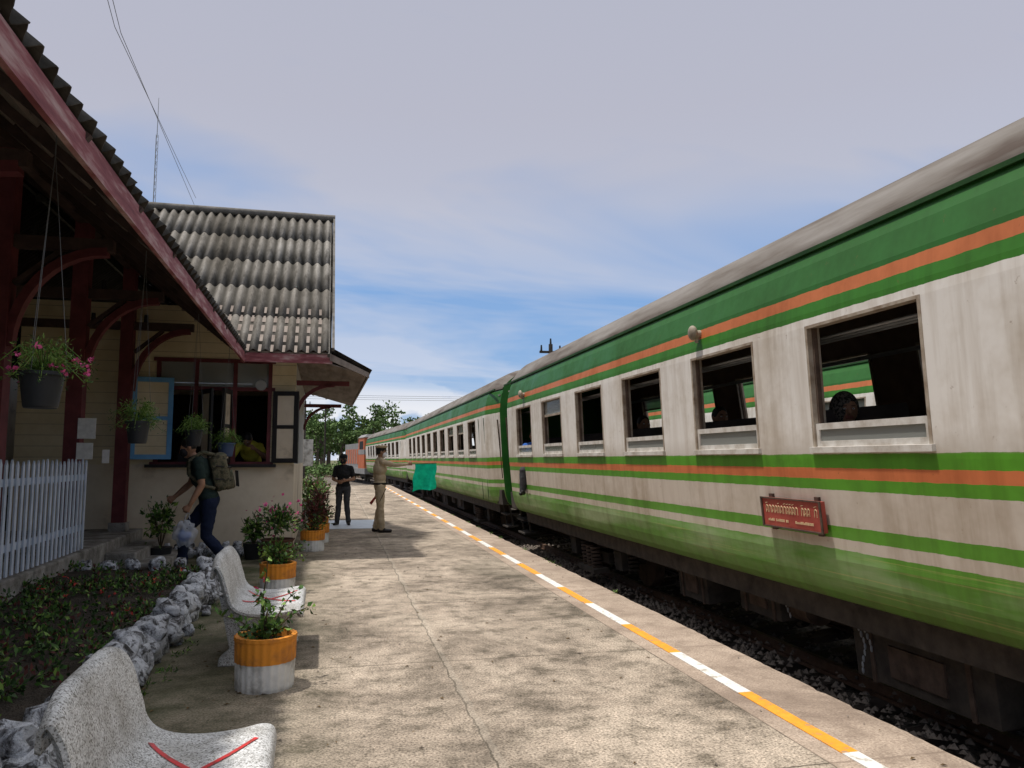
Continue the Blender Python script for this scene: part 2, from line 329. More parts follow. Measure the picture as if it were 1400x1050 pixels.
zc=mth(nt,'ADD',mth(nt,'MAXIMUM',sx.outputs[2],0),.14)
cb=nt.nodes.new('ShaderNodeCombineXYZ'); nt.links.new(mth(nt,'DIVIDE',sx.outputs[0],zc),cb.inputs[0]); nt.links.new(mth(nt,'DIVIDE',sx.outputs[1],zc),cb.inputs[1])
mp=nt.nodes.new('ShaderNodeMapping'); mp.inputs['Scale'].default_value=(.45,1.1,1); mp.inputs['Rotation'].default_value=(0,0,R(14)); nt.links.new(cb.outputs[0],mp.inputs[0])
cn=noi(nt,mp.outputs[0],.8,9,.58,.7)
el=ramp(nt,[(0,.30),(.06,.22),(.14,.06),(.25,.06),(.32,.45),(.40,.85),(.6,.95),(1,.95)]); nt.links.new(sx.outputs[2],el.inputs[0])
cr=ramp(nt,[(.41,0),(.60,1)]); nt.links.new(cn,cr.inputs[0])
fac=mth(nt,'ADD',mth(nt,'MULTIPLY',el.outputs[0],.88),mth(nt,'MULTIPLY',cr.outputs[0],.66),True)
blue=mixc(nt,.75,sky.outputs[0],(1.15,2.3,4.5))
hc=ramp(nt,[(0,(.66,.71,.82)),(.1,(.60,.645,.76)),(.2,(.53,.57,.685)),(.34,(.455,.475,.575)),(.42,(.445,.455,.545)),(.56,(.43,.445,.535)),(.66,(.56,.58,.66)),(.8,(1.0,1.0,1.04)),(1,(1.1,1.1,1.12))]); nt.links.new(sx.outputs[2],hc.inputs[0])  # overhead sky, out of frame, made extra bright to fill the porch
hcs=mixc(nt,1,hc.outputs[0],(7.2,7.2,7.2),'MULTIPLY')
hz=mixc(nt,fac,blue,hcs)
cv=nt.nodes.new('ShaderNodeMapping'); cv.inputs['Scale'].default_value=(1,1,2.2); nt.links.new(tc.outputs['Generated'],cv.inputs[0])
c2=noi(nt,cv.outputs[0],9,8,.55); c2r=ramp(nt,[(.48,0),(.54,1)]); nt.links.new(c2,c2r.inputs[0])
e2=ramp(nt,[(0,1),(.05,.9),(.11,0)]); nt.links.new(sx.outputs[2],e2.inputs[0])
hz=mixc(nt,mth(nt,'MULTIPLY',c2r.outputs[0],e2.outputs[0]),hz,(6.1,6.1,6.2))
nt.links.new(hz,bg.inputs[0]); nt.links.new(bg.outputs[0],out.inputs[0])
scene.view_settings.view_transform='Standard'; scene.view_settings.look='None'; scene.view_settings.exposure=0
# ------------------------------------------------------------------ ground & platform
g=MB(); g.add([(-900,-900,-.62),(900,-900,-.62),(900,1500,-.62),(-900,1500,-.62)],[(0,1,2,3)],'ground'); g.obj('ground')
p=MB(); ed=[]; y=-8.0; rn=random.Random(2)
while y<46: ed.append((3.10+.012*noise.noise(Vector((y*3,0,0)))+.012*noise.noise(Vector((y*14,1,0)))-(.02 if rn.random()<.04 else 0),y)); y+=.06
ed.append((3.1,46)); ne=len(ed)
top=[(-14,-8,0)]+[(x,y,0) for x,y in ed]+[(-14,46,0)]
p.add(top,[tuple(range(len(top)))],'platform')
ea=[(x,y,0) for x,y in ed]+[(x+.012,y,-.03) for x,y in ed]+[(3.11,y,-.62) for x,y in ed]
p.add(ea,[(i,i+ne,i+1+ne,i+1) for i in range(ne-1)]+[(i+ne,i+2*ne,i+1+2*ne,i+1+ne) for i in range(ne-1)],'platform')
p.add([(-14,46,0),(3.1,46,0),(3.1,46,-.62),(-14,46,-.62)],[(0,1,2,3)],'platform')
p.obj('station_platform')
ln=MB(); y=.47-2.1; k=0
while y<45:
    ln.box(2.555,2.65,y,y+1.049,.001,.005,'lineorange' if k%2==1 else 'linewhite'); y+=1.05; k+=1
ln.obj('platform_safety_line')
bl=MB(); bl.box(3.1,16,-20,40,-.6,-.52,'ballast')
bl.add([(1,40,-.53),(16,40,-.53),(12,160,-.53),(-30,160,-.53)],[(0,1,2,3)],'ballast')
def cx(y): return 0 if y<40 else -.0022*(y-40)**2
rnd=random.Random(3)
for i in range(6500):
    yy=rnd.uniform(1,18); xx=rnd.uniform(3.13,6.0) if i%3==0 else rnd.uniform(3.13,4.2); r=rnd.uniform(.018,.042)
    zz=-.505+rnd.uniform(0,.04)+ max(0,min(.12,(xx-3.5)*.15))
    vs=[]
    for d in((1,0,0),(0,1,0),(-1,0,0),(0,-1,0),(0,0,1)):
        vs.append((xx+d[0]*r*rnd.uniform(.6,1.3),yy+d[1]*r*rnd.uniform(.6,1.3),zz+d[2]*r*rnd.uniform(.6,1.2)))
    bl.add(vs,[(0,1,4),(1,2,4),(2,3,4),(3,0,4)],'stone')
bl.obj('track_ballast')
lt=MB(); rnd=random.Random(8)
for i in range(420):
    if i<260: xx=rnd.uniform(-1.2,3.0); yy=rnd.uniform(2.2,14)
    else: xx=rnd.gauss(-.55,.35); yy=rnd.uniform(3.5,11)
    r=rnd.uniform(.006,.022); a=rnd.uniform(0,6.28); dx,dy=math.cos(a)*r,math.sin(a)*r
    lt.add([(xx-dx,yy-dy,.004),(xx+dy*.4,yy-dx*.4,.010),(xx+dx,yy+dy,.005),(xx-dy*.4,yy+dx*.4,.012)],[(0,1,2,3)],'dryleaf' if i%3 else 'stone')
lt.obj('fallen_leaves')
wd_=MB()
for i in range(70):
    if i<45: xx=-1.17+rnd.uniform(-.04,.08); yy=rnd.uniform(3,9.8)
    else: xx=3.07; yy=rnd.uniform(7,30)
    wd_.leaves((xx,yy,.01),(.04,.06,.015),14,.035,['leaf','leafy','leafd'],i,.1,.8,.25)
wd_.obj('weeds')
rl=MB()
for tx,zo,ct in((4.92,.07,.05),(9.3,-.04,0)):
    yy=-20.0
    while yy<150:
        for s in(-.5,.5):
            x0=tx+s+cx(yy);x1=tx+s+cx(yy+5); zz=-.39+zo+(ct if s>0 else -ct)
            rl.beam((x0,yy,zz),(x1,yy+5,zz),.065,.08,'rail'); rl.beam((x0,yy,zz-.06),(x1,yy+5,zz-.06),.13,.03,'rail')
        yy+=5
    for i in range(90):
        yy=-10+i*.65; rl.beam((tx-1+cx(yy),yy,-.49+zo-2*ct),(tx+1+cx(yy),yy,-.49+zo+2*ct),.22,.075,'sleeper')
rl.obj('railway_track')
# ------------------------------------------------------------------ coach
PR=[(.53,1.20),(.56,1.27),(.62,1.32),(.72,1.355),(.85,1.375),(1.1,1.38),(1.5,1.38),(1.58,1.377),(1.8,1.367),(2.2,1.348),(2.5,1.332),(2.6,1.322),(2.8,1.285),(2.98,1.225),(3.1,1.165)]
RF=[(3.1,1.19),(3.135,1.185),(3.20,1.12),(3.29,1.04),(3.37,.95),(3.44,.85),(3.51,.68),(3.57,.48),(3.60,.25),(3.61,0)]
def hw(z):
    for (z0,a),(z1,b) in zip(PR,PR[1:]):
        if z<=z1: return a+(b-a)*(z-z0)/(z1-z0)
    return PR[-1][1]
CANT=R(-5.5)
def build_coach(name,cxx,cyy,rotz,wins,L=22.8,detail=True,cant=True):
    E=empty(name,(cxx,cyy,0),rotz)
    if cant:
        c_,s_=math.cos(CANT),math.sin(CANT)
        px,pz=-1.38,1.5; qx=px*c_+pz*s_; qz=-px*s_+pz*c_
        E.location=(cxx+px-qx,cyy,pz-qz); E.rotation_euler[1]=CANT
    WW=1.14; W0,W1=1.58,2.50
    wr=[round(q,4) for q in wins]
    sub=sorted(set([0,.8,L-.8,L]+wr+[round(a+WW,4) for a in wins]))
    def tp(y):
        t=min(y,L-y)
        return .86+.14*min(1,t/.8)
    b=MB()
    for sd_ in(-1,1):
        for (z0,a),(z1,c) in zip(PR,PR[1:]):
            for y0,y1 in zip(sub,sub[1:]):
                if any(abs(y0-a_)<1e-3 for a_ in wr) and z0>=W0-1e-4 and z1<=W1+1e-4: continue
                q=[(sd_*a*tp(y0),y0,z0),(sd_*a*tp(y1),y1,z0),(sd_*c*tp(y1),y1,z1),(sd_*c*tp(y0),y0,z1)]
                if sd_<0: q=q[::-1]
                b.add(q,[(0,1,2,3)],'coach',False)
        for y0,y1 in zip(sub,sub[1:]):
            for z0,z1 in((.86,W0),(W0,W1),(W1,2.95)):
                if z0==W0 and any(abs(y0-a_)<1e-3 for a_ in wr): continue
                q=[(sd_*(hw(z0)-.08)*tp(y0),y0,z0),(sd_*(hw(z0)-.08)*tp(y1),y1,z0),(sd_*(hw(z1)-.08)*tp(y1),y1,z1),(sd_*(hw(z1)-.08)*tp(y0),y0,z1)]
                b.add(q,[(0,1,2,3)],'interior')
        b.beam((sd_*1.185,.1,3.10),(sd_*1.185,L-.1,3.10),.03,.03,'gutter')
        for yy in (.95,1.62) if wins[0]>1.8 else (): b.beam((sd_*(1.385),yy,.62),(sd_*(1.345),yy,2.5),.012,.012,'gutter',up=(1,0,0))
    full=[(-a,z) for z,a in RF]+[(a,z) for z,a in RF[::-1][1:]]
    yr=[0,.25,.8,L/4,L/2,3*L/4,L-.8,L-.25,L]; vs=[]
    for y in yr:
        kk=tp(y); dz=-.14 if y in(0,L) else (-.05 if y in(.25,L-.25) else 0)
        for a,z in full: vs.append((a*kk,y,z+dz*(z-3.1)/.6))
    nf=len(full)
    b.add(vs,[(j*nf+i,j*nf+i+1,(j+1)*nf+i+1,(j+1)*nf+i) for j in range(len(yr)-1) for i in range(nf-1)],'roofgrey',True)
    for y,kk in((0,.86),(L,.86)):
        prof=[(-a*kk,z) for z,a in PR]+[(a*kk,z-.14*(z-3.1)/.6) for a,z in [( -r_[1],r_[0]) for r_ in RF]]+[(r_[1]*kk,r_[0]-.14*(r_[0]-3.1)/.6) for r_ in RF[::-1][1:]]+[(a*kk,z) for z,a in PR[::-1]]
        b.add([(x,y,z) for x,z in prof],[tuple(range(len(prof)))],'coach_green')
        s=-1 if y==0 else 1
        ya,yb=sorted((y+s*.003,y+s*.36))
        for x0,x1,z0,z1 in((-.55,-.45,.7,2.75),(.45,.55,.7,2.75),(-.45,.45,2.65,2.75)): b.box(x0,x1,ya,yb,z0,z1,'black')
        ya,yb=sorted((y+s*.004,y+s*.02)); b.box(-.44,.44,ya,yb,.8,2.64,'dark')
        ya,yb=sorted((y+s*.003,y+s*.45)); b.box(-.14,.14,ya,yb,.2,.45,'under')
        for sx_ in(-.75,.75): b.cyl((sx_,y,.5),(sx_,y+s*.3,.5),.07,.1,'under')
        for sd_ in(-1,1):
            b.cyl((sd_*1.2,y-s*.05,1.1),(sd_*1.2,y-s*.05,2.4),.015,.015,'rust',6)
            for zz in(.05,.32):
                ya,yb=sorted((y-s*.1,y-s*.7)); b.box(sd_*1.05-.13,sd_*1.05+.13,ya,yb,zz,zz+.03,'under')
            for q in(.1,.7): b.beam((sd_*1.05,y-s*q,.05),(sd_*1.1,y-s*q,.6),.03,.03,'under')
    b.obj('body',E,zmap=ZR)
    it=MB(); it.box(-1.25,1.25,.05,L-.05,.56,.86,'under'); it.box(-1.1,1.1,.05,L-.05,2.95,2.98,'ceiling')
    if detail:
        for a in wins:
            for sd_ in(-1,1):
                for off,ln_ in((-.35,1),(.0+WW+.26,-1)):
                    y=a+off
                    if y<.9 or y>L-.9: continue
                    x0,x1=sorted((sd_*.32,sd_*1.2))
                    it.hexa([(x0,y-.05,1.2),(x1,y-.05,1.2),(x1,y+.05,1.2),(x0,y+.05,1.2),(x0,y-.05+ -ln_*.06,1.86),(x1,y-.05-ln_*.06,1.86),(x1,y+.03-ln_*.06,1.86),(x0,y+.03-ln_*.06,1.86)],'seat')
                    ya,yb=sorted((y,y+ln_*.42)); it.box(x0,x1,ya,yb,1.16,1.28,'seat'); it.box(x0+.1,x1-.1,ya+.08,yb-.08,.86,1.16,'under')
        for sd_ in(-1,1):
            for q in range(3): it.cyl((sd_*(.85+.13*q),1,2.42),(sd_*(.85+.13*q),L-1,2.42),.012,.012,'galv',5)
    it.obj('interior',E,zmap=ZR)
    wf=MB()
    def slab(sd_,y0,y1,z0,z1,o,i,m):
        c=[]
        for z in(z0,z1):
            xo=sd_*(hw(z)+o); xi=sd_*(hw(z)-i)
            c+= [(xo,y0,z),(xo,y1,z),(xi,y1,z),(xi,y0,z)]
        wf.hexa(c,m)
    rn=random.Random(len(name)+int(cyy))
    for a in wins:
        for sd_ in(-1,1):
            e=a+WW
            slab(sd_,a-.004,a+.022,W0-.02,W1+.004,.004,.10,'steelframe'); slab(sd_,e-.022,e+.004,W0-.02,W1+.004,.004,.10,'steelframe')
            slab(sd_,a+.022,e-.022,W1-.018,W1+.004,.006,.10,'steelframe'); slab(sd_,a-.02,e+.02,W0-.03,W0+.012,.028,.09,'sash')
            s0=W0+.0125; h=rn.choice((.17,.17,.16,.2,.15))
            for yy in(a+.0225,e-.0565): slab(sd_,yy,yy+.034,s0,s0+h,-.012,.045,'sash')
            slab(sd_,a+.0565,e-.0565,s0+h-.045,s0+h,-.012,.045,'sash'); slab(sd_,a+.0565,e-.0565,s0,s0+.04,-.014,.043,'sash')
            slab(sd_,a+.0565,e-.0565,s0+.04,s0+h-.045,-.025,.035,'glass')
            for yy in(a+.0225,e-.0405): slab(sd_,yy,yy+.018,s0+h+.002,W1-.019,-.035,.07,'rust')
            if rn.random()<.22:
                zt=W1-.019; slab(sd_,a+.0405,e-.0405,zt-.26,zt-.225,-.04,.06,'steelframe'); slab(sd_,a+.0405,e-.0405,zt-.225,zt,-.045,.052,'glass')
    wf.obj('windows',E,zmap=ZR)
    u=MB()
    u.box(-.25,.25,.3,L-.3,.25,.548,'under')
    for sd_ in(-1,1): u.box(sd_*1.1-.05,sd_*1.1+.05,.9,L-.9,.33,.548,'under')
    for y0,y1,z0 in((7.2,8.6,-.02),(9.0,9.8,.08),(10.9,12.2,-.08),(13.2,13.9,.1),(14.6,15.3,-.0)):
        for sd_ in(-1,1):
            x0,x1=sorted((sd_*.45,sd_*1.0)); u.box(x0,x1,y0,y1,z0,.5,'under')
            for q in(.15,.85): u.box(x0-.012,x1+.012,y0+(y1-y0)*q-.02,y0+(y1-y0)*q+.02,z0-.012,.51,'rust')
            xf=sd_*1.0
            u.box(min(xf,xf+sd_*.02),max(xf,xf+sd_*.02),y0+(y1-y0)*.3,y0+(y1-y0)*.7,z0+.08,z0+.3,'rust')
    for y0 in(8.8,12.9): u.cyl((-.8,y0,.25),(-.8,y0+1.1,.25),.15,.15,'rust',16); u.cyl((.8,y0,.25),(.8,y0+1.1,.25),.15,.15,'rust',16)
    for q in(.35,-.35,.6): u.cyl((q,1,.22),(q,L-1,.22),.022,.022,'rust',6)
    for by in(4.4,L-4.4):
        for wy in(-1.05,1.05):
            u.cyl((-.78,by+wy,.08),(.78,by+wy,.08),.06,.06,'under')
            for sd_ in(-1,1):
                u.cyl((sd_*.46,by+wy,.12),(sd_*.59,by+wy,.12),.43,.41,'rust',28); u.box(sd_*.86-.12,sd_*.86+.12,by+wy-.14,by+wy+.14,-.02,.24,'under')
                for so_ in(-.28,.28):
                    for t in range(5): u.cyl((sd_*.86,by+wy+so_,-.0+t*.055),(sd_*.86,by+wy+so_,.03+t*.055),.075,.075,'under',12)
        for sd_ in(-1,1):
            u.beam((sd_*.86,by-1.5,.29),(sd_*.86,by+1.5,.29),.13,.1,'under'); u.beam((sd_*.86,by-.5,.07),(sd_*.86,by+.5,.07),.14,.16,'under')
            for q in(-.22,0,.22):
                for t in range(6): u.cyl((sd_*1.02,by+q,-.08+t*.055),(sd_*1.02,by+q,-.05+t*.055),.08,.08,'rust',12)
            u.box(sd_*1.02-.12,sd_*1.02+.12,by-.4,by+.4,-.15,-.085,'under')
        u.box(-.8,.8,by-.25,by+.25,.12,.32,'under')
    u.obj('underframe',E,zmap=ZR)
    return E
w1=[ -5.56+1.875*k+6.9 for k in range(11)]
C1=build_coach('passenger_coach',4.755,-6.9,0,w1)
C2=build_coach('passenger_coach',4.755,16.7,0,[2.1+1.875*k for k in range(10)])
build_coach('passenger_coach',4.755,40.2,math.atan2(1.16,22.8),[1.95+1.875*k for k in range(10)],detail=False)
build_coach('passenger_coach',9.3,-3,0,[2.1+1.875*k for k in range(10)],detail=False,cant=False)
build_coach('passenger_coach',9.3,20.5,0,[2.1+1.875*k for k in range(10)],detail=False,cant=False)
s=MB(); X=-1.40
s.box(X-.035,X,11.78,12.56,1.02,1.225,'signred')
for a in((11.775,11.795),(12.545,12.565)): s.box(X-.045,X-.036,a[0],a[1],1.015,1.23,'rust')
s.box(X-.045,X-.036,11.795,12.545,1.015,1.025,'rust'); s.box(X-.045,X-.036,11.795,12.545,1.22,1.23,'rust')
s.box(X-.001,X+.03,11.85,11.9,.99,1.25,'rust'); s.box(X-.001,X+.03,12.45,12.5,.99,1.25,'rust')
rn=random.Random(5); y=12.50; xf=X-.037
while y>11.86:
    wd=rn.uniform(.022,.034)
    if rn.random()>.1:
        pts=[(xf,y,1.12),(xf,y-.004,1.162),(xf,y-wd*.5,1.174),(xf,y-wd,1.162),(xf,y-wd,1.12)]
        if rn.random()>.5: pts=pts[::-1]+[(xf,y-wd*.4,1.138)]
        s.tube(pts,.0028,'signgold',4)
        if rn.random()>.6: s.tube([(xf,y,1.186),(xf,y-wd,1.192)],.0025,'signgold',4)
    y-=wd+.012
y=12.48
while y>11.9:
    wd=rn.uniform(.008,.013)
    if rn.random()>.15 and not(12.12<y<12.2): s.box(xf-.002,xf+.003,y-wd,y,1.06,1.06+rn.choice((.012,.018,.018)),'signgold')
    y-=wd+.007
s.obj('destination_board',C1,zmap=ZR)
s=MB()
for yy in(13.55,20.6):
    s.cyl((-1.29,yy,2.73),(-1.35,yy,2.72),.035,.045,'lamp',14)
    s.ell((-1.37,yy,2.74),(.04,.07,.075),'lamp'); s.cyl((-1.34,yy,2.64),(-1.34,yy,2.69),.015,.025,'lamp')
s.obj('side_lamp',C1,zmap=ZR)
s=MB()
for xx,yy,z0,nn in((-1.05,13.0,.44,8),(-1.05,12.05,.44,13),(-1.05,11.98,.44,9)):
    for i in range(nn): s.ell((xx+.01*math.sin(i),yy+.02*math.sin(i*.6),z0-i*.045),(.006 if i%2 else .012,.012 if i%2 else .006,.026),'galv',8,5)
s.obj('coupling_chain',C1)
E=empty('diesel_locomotive',(4.755-1.25,63.9,0),math.atan2(1.85,13)); b=MB()
b.box(-1.3,1.3,0,13.5,.3,.75,'locogrey'); b.box(-1.25,1.25,0.6,3.4,.75,3.3,'locoorange'); b.box(-.95,.95,3.4,12.6,.75,2.9,'locogrey')
b.box(-1.26,1.26,.59,3.41,1.9,2.3,'locogrey'); b.box(-1.1,-.2,.57,.6,2.35,2.95,'black'); b.box(.2,1.1,.57,.6,2.35,2.95,'black'); b.box(-1.27,-1.24,1.1,2.8,2.35,3.0,'black')
b.hexa([(-1.3,.5,3.3),(1.3,.5,3.3),(1.3,3.5,3.3),(-1.3,3.5,3.3),(-1,.6,3.55),(1,.6,3.55),(1,3.4,3.55),(-1,3.4,3.55)],'locogrey')
for i in range(7): b.box(-.97,.97,4+i*1.2,4.7+i*1.2,1.1,2.4,'locoorange')
for y in(2.5,3.8,9.6,11):
    for q in(-.5,.5): b.cyl((q-.07,y,.05),(q+.07,y,.05),.45,.45,'under',20)
b.box(-.9,.9,1.8,4.5,0,.3,'under'); b.box(-.9,.9,9,11.7,0,.3,'under'); b.cyl((-1.2,.2,.7),(-1.2,.2,1.6),.02,.02,'rust'); b.cyl((1.2,.2,.7),(1.2,.2,1.6),.02,.02,'rust')
b.obj('body',E,bevel=.03)
# ------------------------------------------------------------------ station building
ST=empty('station_building',(0,0,0),R(1.0))
EX=-1.21; EZ=3.17; TH=math.atan(.825); cT,sT=math.cos(TH),math.sin(TH); TT=.825
WAVE=.177
def sheet(fn,u0,u1,slen,start=None,name='roof',mat='tile',step=.006,amp=.034,row=1.02):
    mb=MB(); du=WAVE/8; nu=int((u1-u0)/du); rows=int(math.ceil(slen/row))
    sh=[[random.uniform(-.018,.018) for _ in range(nu//40+2)] for _ in range(rows+1)]
    for r in range(rows):
        sa,sb=r*row,min(slen,(r+1)*row)
        vs=[];ok=[]
        for i in range(nu+1):
            u=u0+i*du; st=start(u) if start else 0
            cc=math.cos(2*math.pi*u/WAVE); o=amp*cc
            a=max(sa,st)-(.04 if st<=sa else 0)+sh[r][i//40]; bb=max(sb,st)
            ok.append(bb>a+.01)
            for s_,h in((a,step+abs(sh[r][i//40])*.3),(bb,.001)):
                P,Nn=fn(u,s_); vs.append(P+Nn*(o+h))
        mb.add(vs,[(2*i,2*i+2,2*i+3,2*i+1) for i in range(nu) if ok[i] and ok[i+1]],mat,True)
    return mb.obj(name,ST,solid=.007)
def main_fn(u,s): return Vector((EX-s*cT,u,EZ+s*sT)),Vector((sT,0,cT))
def main_fn2(u,s): return Vector((-10.8+s*cT,u,EZ+s*sT)),Vector((-sT,0,cT))
BY0,BY1,BX1=12.2,20.3,.115
def mstart(u):
    d=min(u-BY0,BY1-u)
    return max(0,d/cT) if d>0 else 0
sl=4.795/cT
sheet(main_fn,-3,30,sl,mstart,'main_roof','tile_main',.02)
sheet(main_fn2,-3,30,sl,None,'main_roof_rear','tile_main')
bs=(BY1-BY0)/2/cT
def bstart(u): return max(0,(EX-u)/cT)
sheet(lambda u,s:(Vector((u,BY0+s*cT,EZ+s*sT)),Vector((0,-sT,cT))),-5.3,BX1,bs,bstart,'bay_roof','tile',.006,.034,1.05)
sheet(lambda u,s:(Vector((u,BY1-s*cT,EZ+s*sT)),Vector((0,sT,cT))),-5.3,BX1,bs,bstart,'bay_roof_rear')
ps=.66
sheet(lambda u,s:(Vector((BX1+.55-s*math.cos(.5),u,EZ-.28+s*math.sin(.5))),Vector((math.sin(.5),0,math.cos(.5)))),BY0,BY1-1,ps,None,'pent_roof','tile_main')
b=MB()
rz=EZ+(BY1-BY0)/2*TT
b.cyl((-5.5,(BY0+BY1)/2,rz+.04),(BX1+.03,(BY0+BY1)/2,rz+.04),.08,.08,'verge',12)
b.cyl((-6.0,-3,EZ+3.96),(-6.0,30,EZ+3.96),.09,.09,'verge',12)
yc=(BY0+BY1)/2
for s in(-1,1):
    b.beam((BX1+.01,yc+s*((BY1-BY0)/2+.04),EZ+.03),(BX1+.01,yc,rz+.05),.04,.06,'verge')
    b.beam((BX1-.06,yc+s*((BY1-BY0)/2),EZ-.09),(BX1-.06,yc,rz-.09),.03,.13,'verge')
b.obj('ridge_caps',ST)
wl=MB(); WY=13.3; WYB=19.4; WX=-.46
ox0,ox1=-2.62,-.84
wl.box(-4.6,WX,WY,WY+.15,0,1.42,'cream'); wl.box(-4.6,ox0,WY,WY+.15,1.42,3.3,'plank'); wl.box(ox1,WX,WY,WY+.15,1.42,3.3,'plank')
wl.box(ox0,ox1,WY,WY+.15,3.12,3.3,'plank')
wl.hexa([(-4.6,WY,3.3),(-1.45,WY,3.3),(-1.45,WY+.15,3.3),(-4.6,WY+.15,3.3),(-4.6,WY,4.0),(-2.2,WY,4.0),(-2.2,WY+.15,4.0),(-4.6,WY+.15,4.0)],'plank')
wl.box(-1.45,WX,WY+.02,WY+.12,3.3,3.95,'plank')
wl.box(WX-.15,WX,WY+.15,WYB,0,1.42,'cream'); wl.box(WX-.15,WX,WY+.15,14.2,1.42,3.3,'plankgrey'); wl.box(WX-.15,WX,15.6,WYB,1.42,3.3,'plankgrey'); wl.box(WX-.15,WX,14.2,15.6,2.75,3.3,'plankgrey')
wl.box(-4.6,WX,WYB,WYB+.15,0,3.3,'cream')
wl.add([(WX+.003,BY0+.3,3.3),(WX+.003,BY1-.3,3.3),(WX+.003,yc,rz-.25)],[(0,1,2)],'plankgrey')
MX=-4.75
segs=[(-2.5,5.3,'w'),(5.3,6.9,'o'),(6.9,7.6,'w'),(7.6,9.2,'o'),(9.2,10.0,'w'),(10.0,11.2,'d'),(11.2,12.1,'w'),(12.1,12.9,'o'),(12.9,13.3,'w')]
for a,c,t in segs:
    if t=='w': wl.box(MX-.15,MX,a,c,.42,5.2,'plank')
    else:
        wl.box(MX-.15,MX,a,c,2.75,5.2,'plank')
        if t=='o': wl.box(MX-.15,MX,a,c,.42,1.3,'plank')
        z0=1.3 if t=='o' else .42
        wl.box(MX,MX+.04,a-.07,a,z0-.05,2.82,'maroon'); wl.box(MX,MX+.04,c,c+.07,z0-.05,2.82,'maroon'); wl.box(MX,MX+.04,a,c,2.75,2.82,'maroon')
        wl.box(MX-.1,MX-.05,(a+c)/2-.03,(a+c)/2+.03,z0,2.75,'darkwood')
        wl.box(MX-.09,MX-.06,a,c,2.2,2.26,'darkwood')
wl.box(MX+.001,MX+.03,-2.5,13.3,3.0,3.12,'blue'); wl.box(MX+.001,MX+.03,-2.5,13.3,3.75,3.85,'blue')
wl.box(-9.5,-9.35,-2.5,29,0,4,'cream'); wl.box(-9.35,MX-.16,-2.5,-2.35,0,3.4,'cream'); wl.box(MX-.15,MX,19.6,29,0,4,'plank'); wl.box(-9.35,MX,29,29.15,0,4,'cream')
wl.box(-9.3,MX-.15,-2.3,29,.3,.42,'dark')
wl.obj('walls',ST)
bw=MB()
for x in(ox0,-2.05,-1.45,ox1-.06): bw.box(x,x+.06,WY-.02,WY+.06,1.42,3.12,'maroon')
for z in(1.40,2.62,3.08): bw.box(ox0-.05,ox1+.05,WY-.025,WY+.05,z,z+.06,'maroon')
bw.box(ox0-.1,ox1+.1,WY-.13,WY-.026,1.37,1.42,'blackpaint')
for x0,x1 in((-2.56,-2.05),(-1.99,-1.45),(-1.39,-.9)):
    bw.box(x0,x1,WY+.02,WY+.03,2.68,3.08,'glass')
def shutter(mb,p0,ang,w,z0,z1,frame,panel):
    d=Vector((math.cos(ang),math.sin(ang),0)); n=Vector((-d.y,d.x,0))
    P=Vector(p0)
    def pl(a,c,z0,z1,t0,t1,m):
        A=P+d*a; B=P+d*c
        mb.hexa([(A+n*t0+Vector((0,0,z0))),(B+n*t0+Vector((0,0,z0))),(B+n*t1+Vector((0,0,z0))),(A+n*t1+Vector((0,0,z0))),
                 (A+n*t0+Vector((0,0,z1))),(B+n*t0+Vector((0,0,z1))),(B+n*t1+Vector((0,0,z1))),(A+n*t1+Vector((0,0,z1)))],m)
    fw=.075
    pl(0,fw,z0,z1,-.02,.02,frame); pl(w-fw,w,z0,z1,-.02,.02,frame); pl(fw,w-fw,z0,z0+fw,-.02,.02,frame); pl(fw,w-fw,z1-fw,z1,-.02,.02,frame)
    pl(fw,w-fw,(z0+z1)/2-.03,(z0+z1)/2+.03,-.02,.02,frame)
    pl(fw,w-fw,z0+fw,z1-fw,-.01,.01,panel)
shutter(bw,(ox1+.03,WY-.06,0),R(-12),.42,1.44,2.62,'blackpaint','cream')
shutter(bw,(-1.47,WY-.06,0),R(-100),.42,1.44,2.62,'blackpaint','cream')
shutter(bw,(-1.92,WY-.06,0),R(-60),.42,1.44,2.62,'blackpaint','cream')
shutter(bw,(-2.34,WY-.09,0),R(-170),.60,1.50,2.80,'blue','plank')
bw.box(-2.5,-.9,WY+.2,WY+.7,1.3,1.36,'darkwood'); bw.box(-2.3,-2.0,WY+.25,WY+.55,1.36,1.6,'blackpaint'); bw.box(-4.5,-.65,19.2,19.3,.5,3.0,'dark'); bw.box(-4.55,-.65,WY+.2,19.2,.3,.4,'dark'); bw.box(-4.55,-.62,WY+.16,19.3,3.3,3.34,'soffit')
bw.cyl((-1.0,WY-.1,2.75),(-1.0,WY-.22,2.7),.06,.09,'galv')
bw.obj('windows',ST)
t=MB(); CX=-2.97
for cy in(3.5,5.8,8.05,10.45,12.85):
    t.box(CX-.09,CX+.09,cy-.09,cy+.09,.42,4.55,'maroon')
    t.box(CX-.12,CX+.12,cy-.12,cy+.12,.42,.55,'plinth')
    t.box(-4.75,-2.02,cy-.05,cy+.05,3.50,3.62,'darkwood')
    pts=[]
    for i in range(11):
        q=i/10*math.pi/2
        pts.append(Vector((CX+.09+.80*(1-math.cos(q)),cy,2.55+.95*math.sin(q))))
    for p0,p1 in zip(pts,pts[1:]): t.beam(p0,p1+(p1-p0)*.08,.08,.11,'maroon',up=(0,1,0))
    t.beam((CX+.1,cy,3.15),(CX+.5,cy,3.50),.05,.06,'darkwood',up=(0,1,0))
    for q in(-.5,.25): t.cyl((CX+q,cy,3.62),(CX+q,cy,3.74),.035,.03,'blackpaint',8)
t.box(CX-.06,CX+.06,-2.5,13.2,4.44,4.55,'darkwood')
y=-2.8
while y<12.2:
    a=Vector((EX+.02,y,EZ-.10)); c=Vector((-4.9,y,EZ-.10+(4.9+EX)*TT)); t.beam(a,c,.05,.1,'darkwood'); y+=1.15
